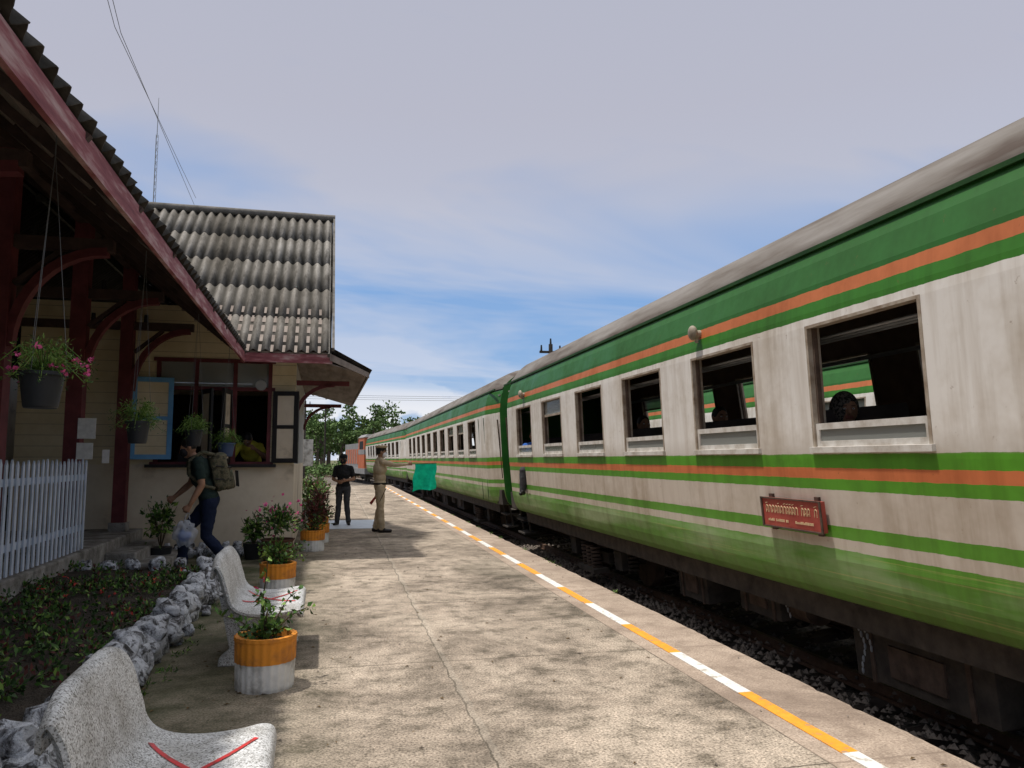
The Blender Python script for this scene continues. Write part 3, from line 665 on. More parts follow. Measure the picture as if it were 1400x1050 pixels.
for i in range(13):
    s_=.12+i*.36; x=EX-s_*cT; z=EZ-.045+s_*sT; t.beam((x,-3,z-.01),(x,12.2,z-.01),.20,.03,'soffit',up=(sT,0,cT))
t.box(EX-.0,EX+.03,-3,12.25,EZ-.2,EZ-.05,'fascia')
t.box(EX-.03,BX1,BY0+.0,BY0+.03,EZ-.19,EZ-.05,'fascia')
for i in range(5):
    s_=.1+i*.3; y=BY0+s_*cT
    if y>13.25: break
    t.beam((EX-.05-(y-BY0),y,EZ-.04+s_*sT),(BX1-.06,y,EZ-.04+s_*sT),.2,.03,'soffit',up=(0,-sT,cT))
for x in(-.1,-.9): t.beam((x,BY0+.04,EZ-.12),(x,WY,EZ-.12+.9),.05,.09,'darkwood')
t.hexa([(BX1-.04,BY0-.02,EZ-.14),(BX1+.57,BY0-.02,EZ-.40),(BX1+.57,BY0+.01,EZ-.40),(BX1-.04,BY0+.01,EZ-.14),(BX1-.04,BY0-.02,EZ-.03),(BX1+.57,BY0-.02,EZ-.32),(BX1+.57,BY0+.01,EZ-.32),(BX1-.04,BY0+.01,EZ-.03)],'soffit')
t.box(BX1+.545,BX1+.57,BY0+.01,BY1-1,EZ-.38,EZ-.32,'soffit')
t.hexa([(WX,BY0+.02,EZ-.05),(BX1+.54,BY0+.02,EZ-.36),(BX1+.54,BY1-1,EZ-.36),(WX,BY1-1,EZ-.05),(WX,BY0+.02,EZ-.03),(BX1+.54,BY0+.02,EZ-.34),(BX1+.54,BY1-1,EZ-.34),(WX,BY1-1,EZ-.03)],'soffit')
for y in(13.35,19):
    pts=[Vector((WX+.02+.6*(1-math.cos(i/8*math.pi/2)),y,2.2+.55*math.sin(i/8*math.pi/2))) for i in range(9)]
    for p0,p1 in zip(pts,pts[1:]): t.beam(p0,p1+(p1-p0)*.08,.06,.07,'maroon',up=(0,1,0))
    t.beam((WX+.01,y,2.78),(BX1+.3,y,2.78),.07,.08,'maroon')
t.obj('timber_frame',ST)
f=MB(); f.box(-4.75,-2.72,-2.5,13.3,0,.42,'plinth')
f.box(-2.72,-2.35,11.1,12.9,0,.28,'plinth'); f.box(-2.35,-2.0,11.1,12.9,0,.14,'plinth')
f.obj('porch_floor',ST,bevel=.02)
f=MB()
for z in(.9,1.3,1.7,2.1): f.box(-4.6,-4.2,7.5,10.0,z,z+.03,'darkwood')
for yy in(7.5,8.7,9.97): f.box(-4.6,-4.2,yy,yy+.03,.42,2.13,'darkwood')
rn=random.Random(4)
for z in(.93,1.33,1.73):
    y=7.6
    while y<9.9:
        if rn.random()>.3: f.box(-4.5,-4.25,y,y+.22,z,z+rn.uniform(.03,.16),'paper')
        y+=.28
f.obj('magazine_shelf').rotation_euler[2]=R(1)
f=MB(); f.box(-2.9,-2.7,10.335,10.345,1.75,2.0,'paper'); f.box(-2.9,-2.72,10.33,10.34,1.5,1.7,'paper'); f.box(-2.68,-2.6,10.6,10.61,1.45,1.62,'paper')
o=f.obj('notice_paper'); o.rotation_euler[2]=R(1)
f=MB(); y=2.6; FX=-2.78
while y<10.3:
    h=1.49+random.uniform(-.015,.015); wd=.052; tl=random.uniform(-.008,.008)
    f.hexa([(FX-.008,y,.43),(FX+.008,y,.43),(FX+.008,y+wd,.43),(FX-.008,y+wd,.43),(FX-.008,y+tl,h-.05),(FX+.008,y+tl,h-.05),(FX+.008,y+wd+tl,h-.05),(FX-.008,y+wd+tl,h-.05)],'picket')
    f.add([(FX-.008,y+tl,h-.05),(FX+.008,y+tl,h-.05),(FX+.008,y+wd+tl,h-.05),(FX-.008,y+wd+tl,h-.05),(FX-.008,y+wd/2+tl,h),(FX+.008,y+wd/2+tl,h)],[(0,4,3),(1,2,5),(0,1,5,4),(2,3,4,5)],'picket')
    y+=.135
for z in(.65,1.25): f.box(FX-.035,FX-.010,2.5,10.35,z,z+.07,'picket')
o=f.obj('picket_fence'); o.rotation_euler[2]=R(1)
# ------------------------------------------------------------------ flower bed
rk=MB(); rn=random.Random(9)
def rock(c,r,sd_):
    rot=Matrix.Rotation(rn.uniform(0,6),3,'Z')@Matrix.Rotation(rn.uniform(-.7,.7),3,'X')
    def fn(p):
        k=1+.45*noise.noise(p*1.3+Vector((sd_,0,0)))+.2*noise.noise(p*3+Vector((0,sd_,0)))
        return k*min(1,.82/max(abs(p.x),abs(p.y),abs(p.z)))
    rk.ell(c,(r*rn.uniform(.8,1.4),r*rn.uniform(.7,1.1),r*rn.uniform(.75,1.15)),'rock',12,8,rot,fn)
y=1.6;i=0
while y<9.9:
    rock((-1.34+rn.uniform(-.04,.04),y,.09),rn.uniform(.12,.16),i)
    rock((-1.38+rn.uniform(-.05,.05),y+.1,.21),rn.uniform(.09,.14),i+.5)
    if rn.random()>.65: rock((-1.22+rn.uniform(-.03,.05),y+.03,.04),rn.uniform(.05,.07),i+.7)
    y+=rn.uniform(.22,.32); i+=1
x=-1.45
while x>-2.9: rock((x,9.85+rn.uniform(-.05,.05),.12),.13,x*7); rock((x-.05,9.85,.26),.1,x*9); x-=.26
x=-2.5
while x<-.7: rock((x,12.75+rn.uniform(-.05,.05),.08),.10,x*7);rock((x,12.8,.18),.07,x*3); x+=.17
rk.obj('rock_border')
s=MB(); nx,ny=14,70; vs=[]
for j in range(ny+1):
    for i2 in range(nx+1):
        x=-2.98+i2*(1.62/nx); y=1.5+j*(8.4/ny); vs.append((x,y,.16+.06*noise.noise(Vector((x*2,y*2,0)))+.03*noise.noise(Vector((x*9,y*9,2)))+.10*(1-i2/nx)))
s.add(vs,[(j*(nx+1)+i2,j*(nx+1)+i2+1,(j+1)*(nx+1)+i2+1,(j+1)*(nx+1)+i2) for j in range(ny) for i2 in range(nx)],'soil',True)
s.obj('flower_bed_soil')
s=MB(); rn=random.Random(12)
for i in range(430):
    x=rn.uniform(-2.9,-1.5); y=rn.uniform(1.8,9.7); r=rn.uniform(.05,.12)
    if noise.noise(Vector((x*1.5,y*1.5,5)))<-.22: continue
    s.leaves((x,y,.22+.1*(-1.4-x)/1.6),(r,r,r*.8),22,.045,['leafd','leafd','leafy','leafr','leaf','leaf'],i,.2,.6)
for i in range(30):
    x=rn.uniform(-2.9,-1.5); y=rn.uniform(2.5,9.7); s.leaves((x,y,.36),(.03,.03,.02),5,.03,['red'],i)
s.obj('ground_cover_plants')
# ------------------------------------------------------------------ benches
def cat(pts,n=6):
    out=[]
    for i in range(len(pts)-1):
        p0=pts[max(i-1,0)];p1=pts[i];p2=pts[i+1];p3=pts[min(i+2,len(pts)-1)]
        for j in range(n):
            t_=j/n
            out.append(tuple(.5*((2*p1[k])+(-p0[k]+p2[k])*t_+(2*p0[k]-5*p1[k]+4*p2[k]-p3[k])*t_*t_+(-p0[k]+3*p1[k]-3*p2[k]+p3[k])*t_**3) for k in(0,1)))
    out.append(pts[-1]); return out
def bench(loc,rz=0,Lh=.55):
    prof=cat([(-.655,.765),(-.64,.795),(-.60,.785),(-.565,.70),(-.53,.58),(-.49,.475),(-.42,.425),(-.3,.405),(-.16,.41),(-.06,.425),(-.015,.41),(0,.37)],5)
    n=len(prof); ny=18; TK=.05
    E=empty('park_bench',loc,rz); b=MB(); top=[];bot=[]
    for k,(x,z) in enumerate(prof):
        a=prof[max(k-1,0)];c=prof[min(k+1,n-1)]; d=Vector((c[0]-a[0],0,c[1]-a[1])).normalized(); nn=Vector((-d.z,0,d.x))
        fr=k/(n-1)
        q=min(fr/.28,1); e=1-.12*(1-q)**2.2
        q2=min((1-fr)/.08,1); e-=.05*(1-q2)**2
        for j in range(ny+1):
            v=-1+2*j/ny; v=math.sin(v*math.pi/2)*.35+v*.65
            edge=max(0,(abs(v)-.85)/.15); tk=TK*(1-.65*edge**2)
            p=Vector((x,v*Lh*e,z-(.012*edge**2 if k>n*.4 else 0)))
            if fr<.3: p.z-=.12*max(0,(abs(v)-.5)/.5)**2.2*(1-fr/.3)
            top.append(p); bot.append(p-nn*tk)
    W=ny+1
    b.add(top,[(k*W+j,(k+1)*W+j,(k+1)*W+j+1,k*W+j+1) for k in range(n-1) for j in range(ny)],'terrazzo',True)
    b.add(bot,[(k*W+j,k*W+j+1,(k+1)*W+j+1,(k+1)*W+j) for k in range(n-1) for j in range(ny)],'terrazzo',True)
    rim=[k*W for k in range(n)]+[(n-1)*W+j for j in range(1,W)]+[k*W+ny for k in range(n-2,-1,-1)]+[j for j in range(ny-1,0,-1)]
    m_=len(rim); b.add([top[i] for i in rim]+[bot[i] for i in rim],[(i,(i+1)%m_,m_+(i+1)%m_,m_+i) for i in range(m_)],'terrazzo',True)
    b.obj('seat_and_back',E)
    l=MB()
    for y in(-.6*Lh,.6*Lh):
        pr=[(-.60,0),(-.05,0),(-.07,.06),(-.14,.12),(-.12,.30),(-.08,.36),(-.45,.365),(-.55,.5),(-.605,.5),(-.56,.3),(-.52,.12),(-.59,.06)]
        a=[(x,y-.04,z) for x,z in pr]; c=[(x,y+.04,z) for x,z in pr]; q=len(pr)
        l.add(a+c,[tuple(range(q)),tuple(range(2*q-1,q-1,-1))]+[(i,i+q,(i+1)%q+q,(i+1)%q) for i in range(q)],'terrazzo')
    l.obj('legs',E,bevel=.01)
    tp_=MB()
    def zt(x):
        for (x0,z0),(x1,z1) in zip(prof[10:],prof[11:]):
            if x0<=x<=x1: return z0+(z1-z0)*(x-x0)/(x1-x0+1e-9)
        return .41
    for sg in(-1,1):
        vs=[]
        for i in range(17):
            f_=i/16; x=-.45+f_*.38; y=sg*(-.24+f_*.48)
            for o in(-.011,.011): vs.append((x-o*sg*.75,y+o*.75,zt(min(max(x-o*sg*.75,-.46),-.03))+.003+(.001 if sg>0 else 0)))
        tp_.add(vs,[(2*i,2*i+1,2*i+3,2*i+2) for i in range(16)],'tape',True)
    tp_.obj('red_tape_cross',E)
bench((-.20,3.0,0),R(2),.45); bench((-.22,6.45,0),R(1))
# ------------------------------------------------------------------ planters
def planter(loc,r=.195,h=.34,seed=0,kind='boug'):
    E=empty('flower_planter',loc); b=MB()
    prof=[(.0,0),(r*.93,0),(r*.95,.02),(r*.97,h*.52),(r*.985,h*.521),(r,h-.03),(r*1.02,h-.02),(r*1.02,h),(r*.86,h),(r*.84,h-.05),(0,h-.05)]
    b.lathe((0,0,0),prof,'pwhite',96,24,.022,True,lambda j:'pwhite' if j<3 else ('soil' if j>8 else 'porange'))
    b.obj('pot',E)
    p_=MB(); rn=random.Random(seed)
    for i in range(9):
        a=rn.uniform(0,6.28); q=rn.uniform(.1,.30); hh=rn.uniform(.10,.34) if kind=='boug' else rn.uniform(.1,.3)
        pts=[Vector((0,0,h-.05))+Vector((math.cos(a)*q*t_/4,math.sin(a)*q*t_/4,hh*math.sin(t_/4*1.5))) for t_ in range(5)]
        p_.tube(pts,[.008,.006,.005,.004,.002],'stem',5)
        for t_ in range(1,5):
            p_.leaves(pts[t_],(.05,.05,.04),7,.045,['leaf','leafy','leaf','leafd'],seed*50+i*5+t_,.2,.2,.6)
    if kind=='boug':
        pts=[(0,0,h),(-.03,0,h+.2),(-.01,.02,h+.38),(.0,.0,h+.52)]; p_.tube([Vector(q) for q in pts],[.008,.006,.004,.002],'stem',5)
        for q in pts[1:]: p_.leaves(q,(.04,.04,.06),7,.045,['leaf','leafy','leafy'],seed+77,.2,.2,.6)
        p_.leaves((0,0,h+.02),(.16,.16,.06),70,.055,['leaf','leafd','leafy'],seed+5,.2,.3,.6)
        p_.leaves((-.02,0,h+.3),(.12,.12,.1),8,.035,['pink','red'],seed+6)
    if kind=='maroon':
        p_.leaves((0,0,h+.25),(.25,.25,.38),420,.08,['leafr','leafr','leafd','leafr'],seed,.1,.6,.35)
    if kind=='green':
        p_.leaves((0,0,h+.12),(.2,.2,.2),180,.07,['leaf','leafd','leafy'],seed,.1,.6,.4)
    p_.obj('plant',E)
planter((-.435,5.5,0),seed=1); planter((-.62,9.2,0),seed=2,kind='green'); planter((-.36,13.3,0),seed=3,kind='maroon')
planter((-.30,14.6,0),seed=4,kind='maroon'); planter((-.33,16.2,0),seed=5,kind='green'); planter((-.38,18.0,0),seed=6,kind='maroon')
E=empty('potted_flower_plant',(-.82,11.9,0)); b=MB()
b.lathe((0,0,0),[(0,0),(.15,0),(.2,.05),(.235,.2),(.22,.3),(.25,.34),(.22,.34),(.2,.29),(0,.29)],'terracotta',28); b.obj('pot',E); b=MB()
b.leaves((0,0,.6),(.42,.42,.30),700,.075,['leaf','leafd','leafy','leafd'],31,.1,.5,.35); b.leaves((0,0,.68),(.40,.40,.28),80,.05,['pink'],32,.7,.4,.9); b.obj('plant',E)
for (x,y,r,z) in((-2.75,12.3,.3,.62),(-1.5,12.6,.2,.42)):
    E=empty('potted_shrub',(x+.3,y-.2,0)); b=MB(); b.lathe((0,0,0),[(0,0),(.12,0),(.16,.24),(.14,.24),(0,.2)],'pot',20); b.obj('pot',E); b=MB()
    for i in range(6): b.tube([Vector((0,0,.2)),Vector((math.cos(i)*.1,math.sin(i)*.1,z)),Vector((math.cos(i)*.2,math.sin(i)*.2,z+.2))],[.008,.006,.003],'stem',5)
    b.leaves((0,0,z),(r,r,r*1.1),260,.09,['leaf','leafy','leafd'],int(x*9),.2,.4,.5); b.obj('plant',E)
def basket(x,y,z,topz,r,seed,flowers=True,mat='pot'):
    E=empty('hanging_flower_basket',(x,y,z)); b=MB()
    b.lathe((0,0,0),[(0,-.2),(r*.68,-.2),(r*.72,-.19),(r*.93,-.02),(r*1.04,-.02),(r*1.04,0),(r*.9,0),(r*.88,-.03),(0,-.03)],mat,28); b.obj('pot',E)
    b=MB()
    for i in range(3):
        a=i*2.09+.4; b.cyl((math.cos(a)*r,math.sin(a)*r,0),(0,0,topz-z-.12),.002,.002,'wirel',4)
    b.cyl((0,0,topz-z-.12),(0,0,topz-z),.004,.004,'wirel',4); b.obj('hanger',E)
    b=MB(); R_=r*2.1
    rn=random.Random(seed)
    for i in range(42):
        a=rn.uniform(0,6.28); q=R_*rn.uniform(.4,1.0); up=rn.uniform(.0,.20)
        pts=[Vector((0,0,-.02)),Vector((math.cos(a)*q*.5,math.sin(a)*q*.5,up*.9)),Vector((math.cos(a)*q,math.sin(a)*q,up*.7-rn.uniform(0,.12)))]
        b.tube(pts,[.004,.003,.002],'leafy',4)
        b.leaves(pts[1],(.07,.07,.05),10,.032,['leaf','leafy','leafy'],seed*60+i,.1,.3,.25); b.leaves(pts[2],(.05,.05,.04),10,.028,['leaf','leafy','leafd'],seed*90+i,.1,.3,.25)
        if flowers and rn.random()>.5: b.leaves(pts[2]+Vector((0,0,.03)),(.012,.012,.01),6,.024,['pink'],i,.1,.3,1)
    b.leaves((0,0,.03),(R_*.5,R_*.5,.07),110,.035,['leaf','leafd','leafy'],seed+4,.1,.5,.3)
    b.obj('plant',E)
basket(-1.60,4.7,1.98,3.35,.12,1); basket(-1.74,7.45,1.84,3.4,.105,2,False); basket(-1.72,10.1,1.86,3.45,.11,3,False); basket(-1.58,11.9,1.74,3.2,.13,4,False,'potblue')
# ------------------------------------------------------------------ people
def person(name,loc,rotz,J,cols,hair=True,scale=1,voxel=.008,curl=.5,cap=None,extra=None,mask=None):
    J0=dict(pel=(0,0,.93),wst=(0,0,1.08),chs=(0,.0,1.27),nkb=(0,-.01,1.43),head=(0,.02,1.60),
     shL=(-.18,0,1.39),shR=(.18,0,1.39),elL=(-.23,-.01,1.12),elR=(.23,-.01,1.12),wrL=(-.23,.06,.88),wrR=(.23,.06,.88),
     hpL=(-.09,0,.90),hpR=(.09,0,.90),knL=(-.10,.015,.49),knR=(.10,.015,.49),anL=(-.11,-.02,.09),anR=(.11,-.02,.09),toL=(-.13,.15,.035),toR=(.13,.15,.035))
    J0.update(J); V={k:Vector(v)*1.0 for k,v in J0.items()}
    prims=[]
    def cp(a,b,ra,rb,l): prims.append(('c',Vector(a),Vector(b),ra,rb,l))
    def el(c,r,l): prims.append(('e',Vector(c),Vector(r),None,None,l))
    el(V['pel'],(.165,.12,.13),'legs'); el(V['wst'],(.155,.115,.15),'top'); el(V['chs'],(.175,.125,.19),'top')
    el(V['pel'].lerp(V['wst'],.3),(.17,.125,.10),'top')
    cp(V['shL'],V['shR'],.068,.068,'top'); cp(V['nkb']-Vector((0,0,.03)),V['chs'],.10,.14,'top')
    cp(V['shL'],V['nkb'],.06,.06,'top');cp(V['shR'],V['nkb'],.06,.06,'top')
    cp(V['nkb'],V['head']-Vector((0,.0,.04)),.058,.052,'skin')
    for s in 'LR':
        mid=V['sh'+s].lerp(V['el'+s],.65)
        cp(V['sh'+s],mid,.066,.056,'top'); cp(mid,V['el'+s],.046,.042,'arm'); cp(V['el'+s],V['el'+s].lerp(V['wr'+s],.35),.041,.042,'arm'); cp(V['el'+s].lerp(V['wr'+s],.35),V['wr'+s],.042,.028,'arm')
        cp(V['hp'+s],V['kn'+s],.098,.068,'legs'); cp(V['kn'+s],V['kn'+s].lerp(V['an'+s],.35),.066,.068,'legs'); cp(V['kn'+s].lerp(V['an'+s],.35),V['an'+s],.068,.058,'legs')
        heel=V['an'+s]+(V['an'+s]-V['to'+s]).normalized()*.04; heel.z=V['an'+s].z-.045
        cp(heel,V['to'+s],.043,.036,'shoe'); cp(V['an'+s],V['to'+s].lerp(heel,.5),.045,.04,'shoe')
        d=(V['wr'+s]-V['el'+s]).normalized(); inn=Vector((1,0,0)) if s=='L' else Vector((-1,0,0))
        n_=(inn-d*inn.dot(d))
        n_=n_.normalized() if n_.length>.1 else Vector((0,0,-1))
        bb=d.cross(n_).normalized()
        if bb.dot(Vector((0,1,0.2)))<0: bb=-bb
        w_=V['wr'+s]
        for o in(-.024,-.008,.008,.024): cp(w_+d*.02+bb*o*.7,w_+d*.09+bb*o,.014,.012,'skin')
        for o,l in((-.028,.055),(-.0095,.068),(.0095,.074),(.028,.066)):
            a=w_+d*.09+bb*o; c1=curl; q=a+(d*math.cos(c1)+n_*math.sin(c1))*l*.5; e=q+(d*math.cos(c1*2.2)+n_*math.sin(c1*2.2))*l*.5
            cp(a,q,.0095,.0088,'skin'); cp(q,e,.0088,.0075,'skin')
        a=w_+d*.03+bb*.024; q=a+(d*.7+bb*.6+n_*.2).normalized()*.04; e=q+(d*.9+n_*.4).normalized()*.03; cp(a,q,.013,.011,'skin'); cp(q,e,.011,.009,'skin')
    h=V['head']; f=Vector(J.get('face',(0,1,0))).normalized(); side=f.cross(Vector((0,0,1))).normalized(); up=side.cross(f)
    el(h,(.076,.092,.112),'skin'); cp(h+f*.03-up*.05,h+f*.055-up*.085,.055,.032,'skin')
    cp(h+f*.088+up*.012,h+f*.108-up*.022,.009,.015,'skin')
    for sg in(-1,1): el(h+side*.078*sg-f*.005-up*.005,(.014,.02,.032),'skin'); cp(h+f*.07+side*.03*sg+up*.028,h+f*.08+side*.012*sg+up*.028,.018,.016,'skin')
    cp(h+f*.088-up*.052-side*.02,h+f*.088-up*.052+side*.02,.011,.011,'lip')
    if hair: el(h-f*.016+up*.026,(.083,.093,.104),'hair')
    if mask: cp(h+f*.058-up*.03-side*.02,h+f*.058-up*.05+side*.02,.056,.056,'mask')
    mb=MB(); mdummy=CL['skin']
    for t,a,b_,ra,rb,l in prims:
        if t=='c':
            mb.cyl(a,b_,ra,rb,mdummy,16); mb.ell(a,(ra,)*3,mdummy,14,9); mb.ell(b_,(rb,)*3,mdummy,14,9)
        else: mb.ell(a,b_,mdummy,24,16)
    o=mb.obj('tmp'); r=o.modifiers.new('r','REMESH'); r.mode='VOXEL'; r.voxel_size=voxel; r.use_smooth_shade=True
    sm=o.modifiers.new('s','SMOOTH'); sm.factor=.5; sm.iterations=2
    dg=bpy.context.evaluated_depsgraph_get(); me=bpy.data.meshes.new_from_object(o.evaluated_get(dg)); bpy.data.objects.remove(o)
    nF=len(me.polygons); ctr=np.zeros(nF*3); me.polygons.foreach_get('center',ctr); ctr=ctr.reshape(-1,3)
    best=np.full(nF,1e9); lab=np.zeros(nF,int); names=[]
    for t,a,b_,ra,rb,l in prims:
        if t=='c':
            A=np.array(a);B=np.array(b_);AB=B-A; t_=np.clip(((ctr-A)@AB)/(AB@AB+1e-9),0,1); dd=np.linalg.norm(ctr-(A+t_[:,None]*AB),axis=1)-(ra+(rb-ra)*t_)
        else:
            q=(ctr-np.array(a))/np.array(b_); nq=np.linalg.norm(q,axis=1); dd=(nq-1)*min(b_)
        if l not in names: names.append(l)
        k=names.index(l); msk=dd<best; best[msk]=dd[msk]; lab[msk]=k
    cl=[names.index(q) for q in('top','legs') if q in names]
    isc=np.zeros(len(me.vertices),bool)
    for pl_ in me.polygons:
        if lab[pl_.index] in cl:
            for vi in pl_.vertices: isc[vi]=True
    nrm=[v.normal.copy() for v in me.vertices]
    for v in me.vertices:
        if isc[v.index]:
            q=v.co; a_=noise.noise(Vector((q.x*9,q.y*9,q.z*20)))*.007+noise.noise(Vector((q.x*5+3,q.y*5,q.z*7)))*.010
            v.co=q+nrm[v.index]*(a_+.002)
    me.materials.clear()
    mm={'skin':CL['skin'],'hair':CL['hair'],'lip':CL['lip'],'mask':CL[mask] if mask else CL['mask'],'top':CL[cols['top']],'arm':CL[cols.get('arm','skin')],'legs':CL[cols['legs']],'shoe':CL['shoe']}
    for nme in names: me.materials.append(mm[nme])
    me.polygons.foreach_set('material_index',lab.astype(np.int32)); me.polygons.foreach_set('use_smooth',np.ones(nF,bool)); me.update()
    E=empty(name,loc,rotz); E.scale=(scale,)*3
    bo=bpy.data.objects.new('body',me); scene.collection.objects.link(bo); bo.parent=E
    fx=MB()
    for sg in(-1,1):
        fx.ell(h+f*.083+side*.03*sg+up*.012,(.012,.012,.007),CL['white'],10,6); fx.ell(h+f*.091+side*.03*sg+up*.012,(.005,.005,.005),CL['hair'],8,5)
        fx.beam(h+f*.092+side*.016*sg+up*.034,h+f*.086+side*.044*sg+up*.034,.006,.005,CL['hair'])
    if cols.get('belt'):
        pw=V['pel'].lerp(V['wst'],.25); fx.lathe(pw,[(.165,-.02),(.172,-.018),(.172,.018),(.165,.02)],CL['shoe'],32)
    if cap:
        c=h+up*.05; prof=[(.098,.0),(.1,.035),(.125,.06),(.13,.07),(.1,.085),(0,.09)] if cap=='peaked' else [(.092,-.0),(.09,.05),(.065,.085),(0,.098)]
        fx.lathe(c,prof,CL['khaki'] if cap=='peaked' else CL['char'],28,mf=(lambda j:CL['shoe'] if j==0 else CL['khaki']) if cap=='peaked' else None)
        bm=[c+f*.07+side*.07,c+f*.07-side*.07,c+f*.15-side*.045-up*.02,c+f*.165-up*.025,c+f*.15+side*.045-up*.02]
        fx.add(bm,[(0,1,2,3,4)],CL['shoe']); fx.add([p-up*.004 for p in bm],[(4,3,2,1,0)],CL['shoe'])
    fx.obj('face_details',E)
    if extra:
        x=MB(); extra(x); x.obj('carried_items',E)
    return E
def off_x(x):
    hx,hy,hz=.19,.60,1.36
    x.cyl((hx,hy-.04,hz),(hx+.0,hy+.52,hz+.02),.008,.008,'stem',8)
    nxx=14;nz=12;vs=[]
    for j in range(nz+1):
        for i in range(nxx+1):
            u_=i/nxx;v_=j/nz
            vs.append((hx+.05*math.sin(u_*8+v_*2)*v_,hy+.08+u_*.43-.06*v_*(1-u_)+.015*math.sin(v_*9),hz+.005-v_*(.56-.07*u_)+.02*math.sin(u_*6)*v_))
    x.add(vs,[(j*(nxx+1)+i,j*(nxx+1)+i+1,(j+1)*(nxx+1)+i+1,(j+1)*(nxx+1)+i) for j in range(nz) for i in range(nxx)],CL['flagg'],True)
    x.cyl((.24,-.02,.62),(.25,.1,.88),.008,.008,'stem',8)
    x.cyl((-.26,-.16,.55),(-.24,.06,.86),.03,.012,CL['flagr'],10)
person('station_officer_with_flag',(.886,16.3,0),R(-88),dict(elR=(.2,.27,1.34),wrR=(.19,.52,1.36),elL=(-.25,-.08,1.12),wrL=(-.24,.02,.9),shR=(.17,.05,1.40),shL=(-.17,-.03,1.39),
   anL=(-.12,-.06,.09),toL=(-.15,.11,.035),anR=(.1,.04,.09),toR=(.12,.21,.035)),dict(top='khaki',legs='khaki',arm='khaki',belt=True),cap='peaked',extra=off_x,scale=1.03,mask='white',curl=1.1)
person('man_in_dark_clothes',(.16,18.2,0),R(170),dict(elL=(-.25,-.03,1.13),elR=(.25,-.03,1.13),wrL=(-.10,.17,1.10),wrR=(.10,.18,1.07),anL=(-.14,-.02,.09),anR=(.14,-.02,.09),toL=(-.18,.13,.035),toR=(.18,.13,.035)),
   dict(top='char',legs='grey',arm='skin'),cap='soft',scale=.93,mask='mask')
def bp_x(x):
    rot=Matrix.Rotation(R(-12),3,'X')
    def bx(p): return (1/max(abs(p.x),abs(p.y),abs(p.z),.72)*.86)*(1+.07*noise.noise(p*4))
    x.ell((0,-.16,1.27),(.17,.12,.25),CL['camo'],28,20,rot,bx)
    x.ell((0,-.27,1.19),(.12,.07,.14),CL['camo'],20,14,rot,bx)
    x.ell((0,-.14,1.47),(.15,.1,.06),CL['camo'],16,8,rot)
    for z in(1.2,1.36): x.tube([Vector((-.165,-.1,z)),Vector((-.12,-.28,z-.02)),Vector((.12,-.28,z-.02)),Vector((.165,-.1,z))],.009,CL['shoe'],6)
    for sg in(-1,1):
        pts=[Vector((sg*.11,-.08,1.5)),Vector((sg*.115,.06,1.53)),Vector((sg*.12,.21,1.42)),Vector((sg*.13,.20,1.25)),Vector((sg*.15,.05,1.12)),Vector((sg*.14,-.1,1.08))]
        x.tube(pts,.022,CL['camo'],8)
        x.tube([Vector((sg*.1,-.36,1.3)),Vector((sg*.1,-.38,1.1))],.012,CL['shoe'],6)
    hx=Vector((-.26,.2,.82))
    x.ell(hx+Vector((0,.03,-.25)),(.1,.13,.17),'bag',24,16,None,lambda p:1+.35*noise.noise(p*2.5)+.12*noise.noise(p*7)-.25*max(p.z,0))
    x.ell(hx+Vector((0,.03,-.29)),(.06,.08,.08),CL['blue'],12,8); x.ell(hx+Vector((-.02,.0,-.2)),(.04,.05,.06),CL['char'],12,8)
    x.tube([hx,hx+Vector((0,.04,-.1))],.006,'bag',5); x.tube([hx,hx+Vector((0,-.02,-.1))],.006,'bag',5)
person('man_with_backpack',(-1.66,10.75,0),R(102),dict(pel=(0,-.05,.93),wst=(0,0,1.09),chs=(0,.07,1.28),nkb=(0,.13,1.44),head=(0,.22,1.585),face=(.0,.93,-.36),
   shL=(-.19,.11,1.40),shR=(.19,.11,1.40),elL=(-.25,.06,1.13),wrL=(-.26,.18,.90),elR=(.25,.16,1.14),wrR=(.2,.34,.98),
   hpL=(-.09,-.05,.90),hpR=(.09,-.05,.90),knL=(-.10,-.02,.50),anL=(-.10,-.30,.16),toL=(-.11,-.17,.05),knR=(.10,.22,.54),anR=(.10,.24,.10),toR=(.11,.41,.04)),
   dict(top='dgreen',legs='navy',arm='skin'),scale=1.04,mask='mask',extra=bp_x,curl=1.0)
person('ticket_clerk',(-1.45,14.15,.42),R(170),dict(pel=(0,-.1,.93),wst=(0,-.05,1.07),chs=(0,.08,1.22),nkb=(0,.2,1.32),head=(0,.3,1.42),face=(0,.7,-.7),shL=(-.18,.17,1.30),shR=(.18,.17,1.30),elL=(-.3,.28,1.12),wrL=(-.18,.42,1.25),elR=(.27,.3,1.08),wrR=(.15,.45,.98)),dict(top='yellow',legs='navy'),voxel=.012)
sit=dict(pel=(0,0,.45),wst=(0,0,.6),chs=(0,0,.78),nkb=(0,-.01,.94),head=(0,.02,1.10),shL=(-.17,0,.9),shR=(.17,0,.9),elL=(-.22,.05,.65),elR=(.22,.05,.65),wrL=(-.12,.22,.55),wrR=(.12,.22,.55),hpL=(-.09,0,.45),hpR=(.09,0,.45),knL=(-.1,.42,.45),knR=(.1,.42,.45),anL=(-.1,.42,.09),anR=(.1,.42,.09),toL=(-.1,.57,.035),toR=(.1,.57,.035))
def veil(x): x.ell((0,-.01,1.11),(.105,.115,.14),CL['veil'],20,12)
person('seated_passenger',(3.83,5.22,.78),R(178),dict(sit,face=(.4,1,-.1)),dict(top='char',legs='grey'),voxel=.012,extra=veil)
person('seated_passenger',(4.0,7.55,.84),R(180),dict(sit),dict(top='flagr',legs='grey'),voxel=.012)
person('seated_passenger',(3.85,9.3,.84),R(180),dict(sit),dict(top='white',legs='grey'),voxel=.012)
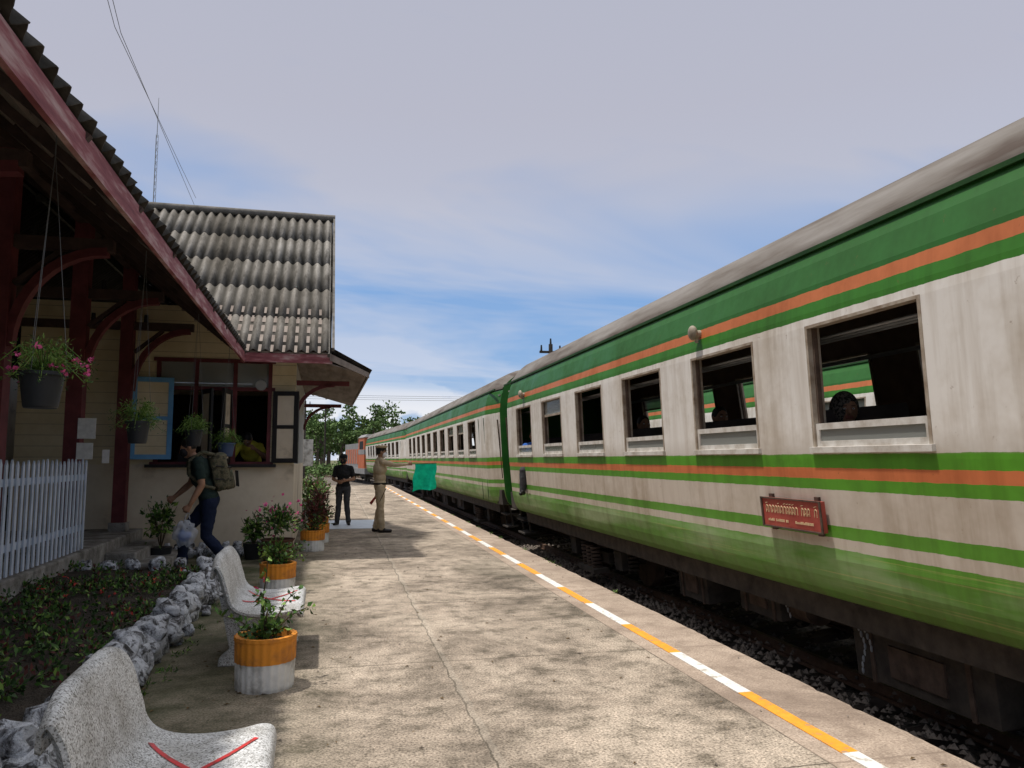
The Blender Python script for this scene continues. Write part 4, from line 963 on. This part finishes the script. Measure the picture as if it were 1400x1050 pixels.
person('seated_passenger',(3.66,14.2,.84),R(150),dict(sit),dict(top='blue',legs='grey'),voxel=.012)
# ------------------------------------------------------------------ background
b=MB(); b.box(-.25,1.0,17.2,19.6,.003,.008,'mat'); b.obj('tiled_floor_patch')
t=MB(); rn=random.Random(21)
for i in range(58):
    x=rn.uniform(-30,16); y=rn.uniform(95,165)
    h=rn.uniform(5,10.5); t.tube([Vector((x,y,-.6)),Vector((x+rn.uniform(-.3,.3),y,h*.35)),Vector((x+rn.uniform(-.6,.6),y,h*.7))],[.25,.2,.1],'bark',7)
    for k in range(9):
        a=rn.uniform(0,6.28); q=rn.uniform(0,h*.36); c=(x+math.cos(a)*q,y+math.sin(a)*q,h*rn.uniform(.35,.95)); r=rn.uniform(.7,1.5)
        t.tube([Vector((x,y,h*.4)),Vector(c)],[.09,.03],'bark',5)
        t.leaves(c,(r,r,r*.75),100,.42,['tree1','tree2','tree1'],i*20+k,.2,.3,.7)
for i in range(130):
    x=rn.uniform(-34,14); t.leaves((x,rn.uniform(86,96),.2),(1.6,1,1.2),60,.35,['tree1','tree2'],i,.1,.3,.7)
t.obj('distant_trees')
m=MB(); X,Y=-6.6,29
for i in range(3):
    a=i*2.09; p0=Vector((X+math.cos(a)*.045,Y+math.sin(a)*.045,0)); m.cyl(p0,p0+Vector((0,0,13.2)),.011,.008,'galv',5)
for k in range(52):
    for i in range(3):
        a=i*2.09; a2=(i+1)*2.09; m.cyl((X+math.cos(a)*.045,Y+math.sin(a)*.045,k*.25),(X+math.cos(a2)*.045,Y+math.sin(a2)*.045,(k+1)*.25),.006,.006,'galv',4)
m.cyl((X,Y,13.1),(X,Y,14.6),.014,.008,'galv'); m.obj('radio_mast')
def pole(x,y,h):
    b=MB(); b.cyl((x,y,-.6),(x,y,h),.13,.09,'under',10); b.beam((x-.5,y,h-.35),(x+.5,y,h-.35),.08,.1,'under')
    for q in(-.42,0,.42): b.cyl((x+q,y,h-.3 if q else h),(x+q,y,h-.05 if q else h+.25),.05,.035,'pot',8)
    b.obj('utility_pole')
pole(9.0,32,6.5); pole(11.0,58,6.6); pole(-3.0,75,7); pole(-1.5,100,8)
wv=MB()
for dz in(0,.3,.6):
    pts=[Vector((-40+i*4,88+dz*3,8.2+dz+ .004*((i-10)**2))) for i in range(22)]; wv.tube(pts,.02,'wire',4)
for o in(0,.12): wv.tube([Vector((-2.1-o,3,7.2+o)),Vector((-3.1-o,9,8.6+o)),Vector((-4.4-o,16,10.0+o)),Vector((-5.2,29,10.6+o*3))],.007,'wirel',4)
wv.obj('overhead_wires')
b=MB(); b.cyl((-1.2,24,0),(-1.2,24,2.6),.04,.04,'pwhite'); b.box(-1.7,-.7,23.97,24.0,1.3,2.1,'pwhite'); b.obj('white_signboard')
s=MB(); rn=random.Random(3)
for i in range(60): s.leaves((rn.uniform(-3.5,-.4),rn.uniform(20.5,40),.35),(.4,.5,.4),70,.13,['leaf','leafd','leafy','leafr'],i,.1,.4,.5)
s.obj('hedge')
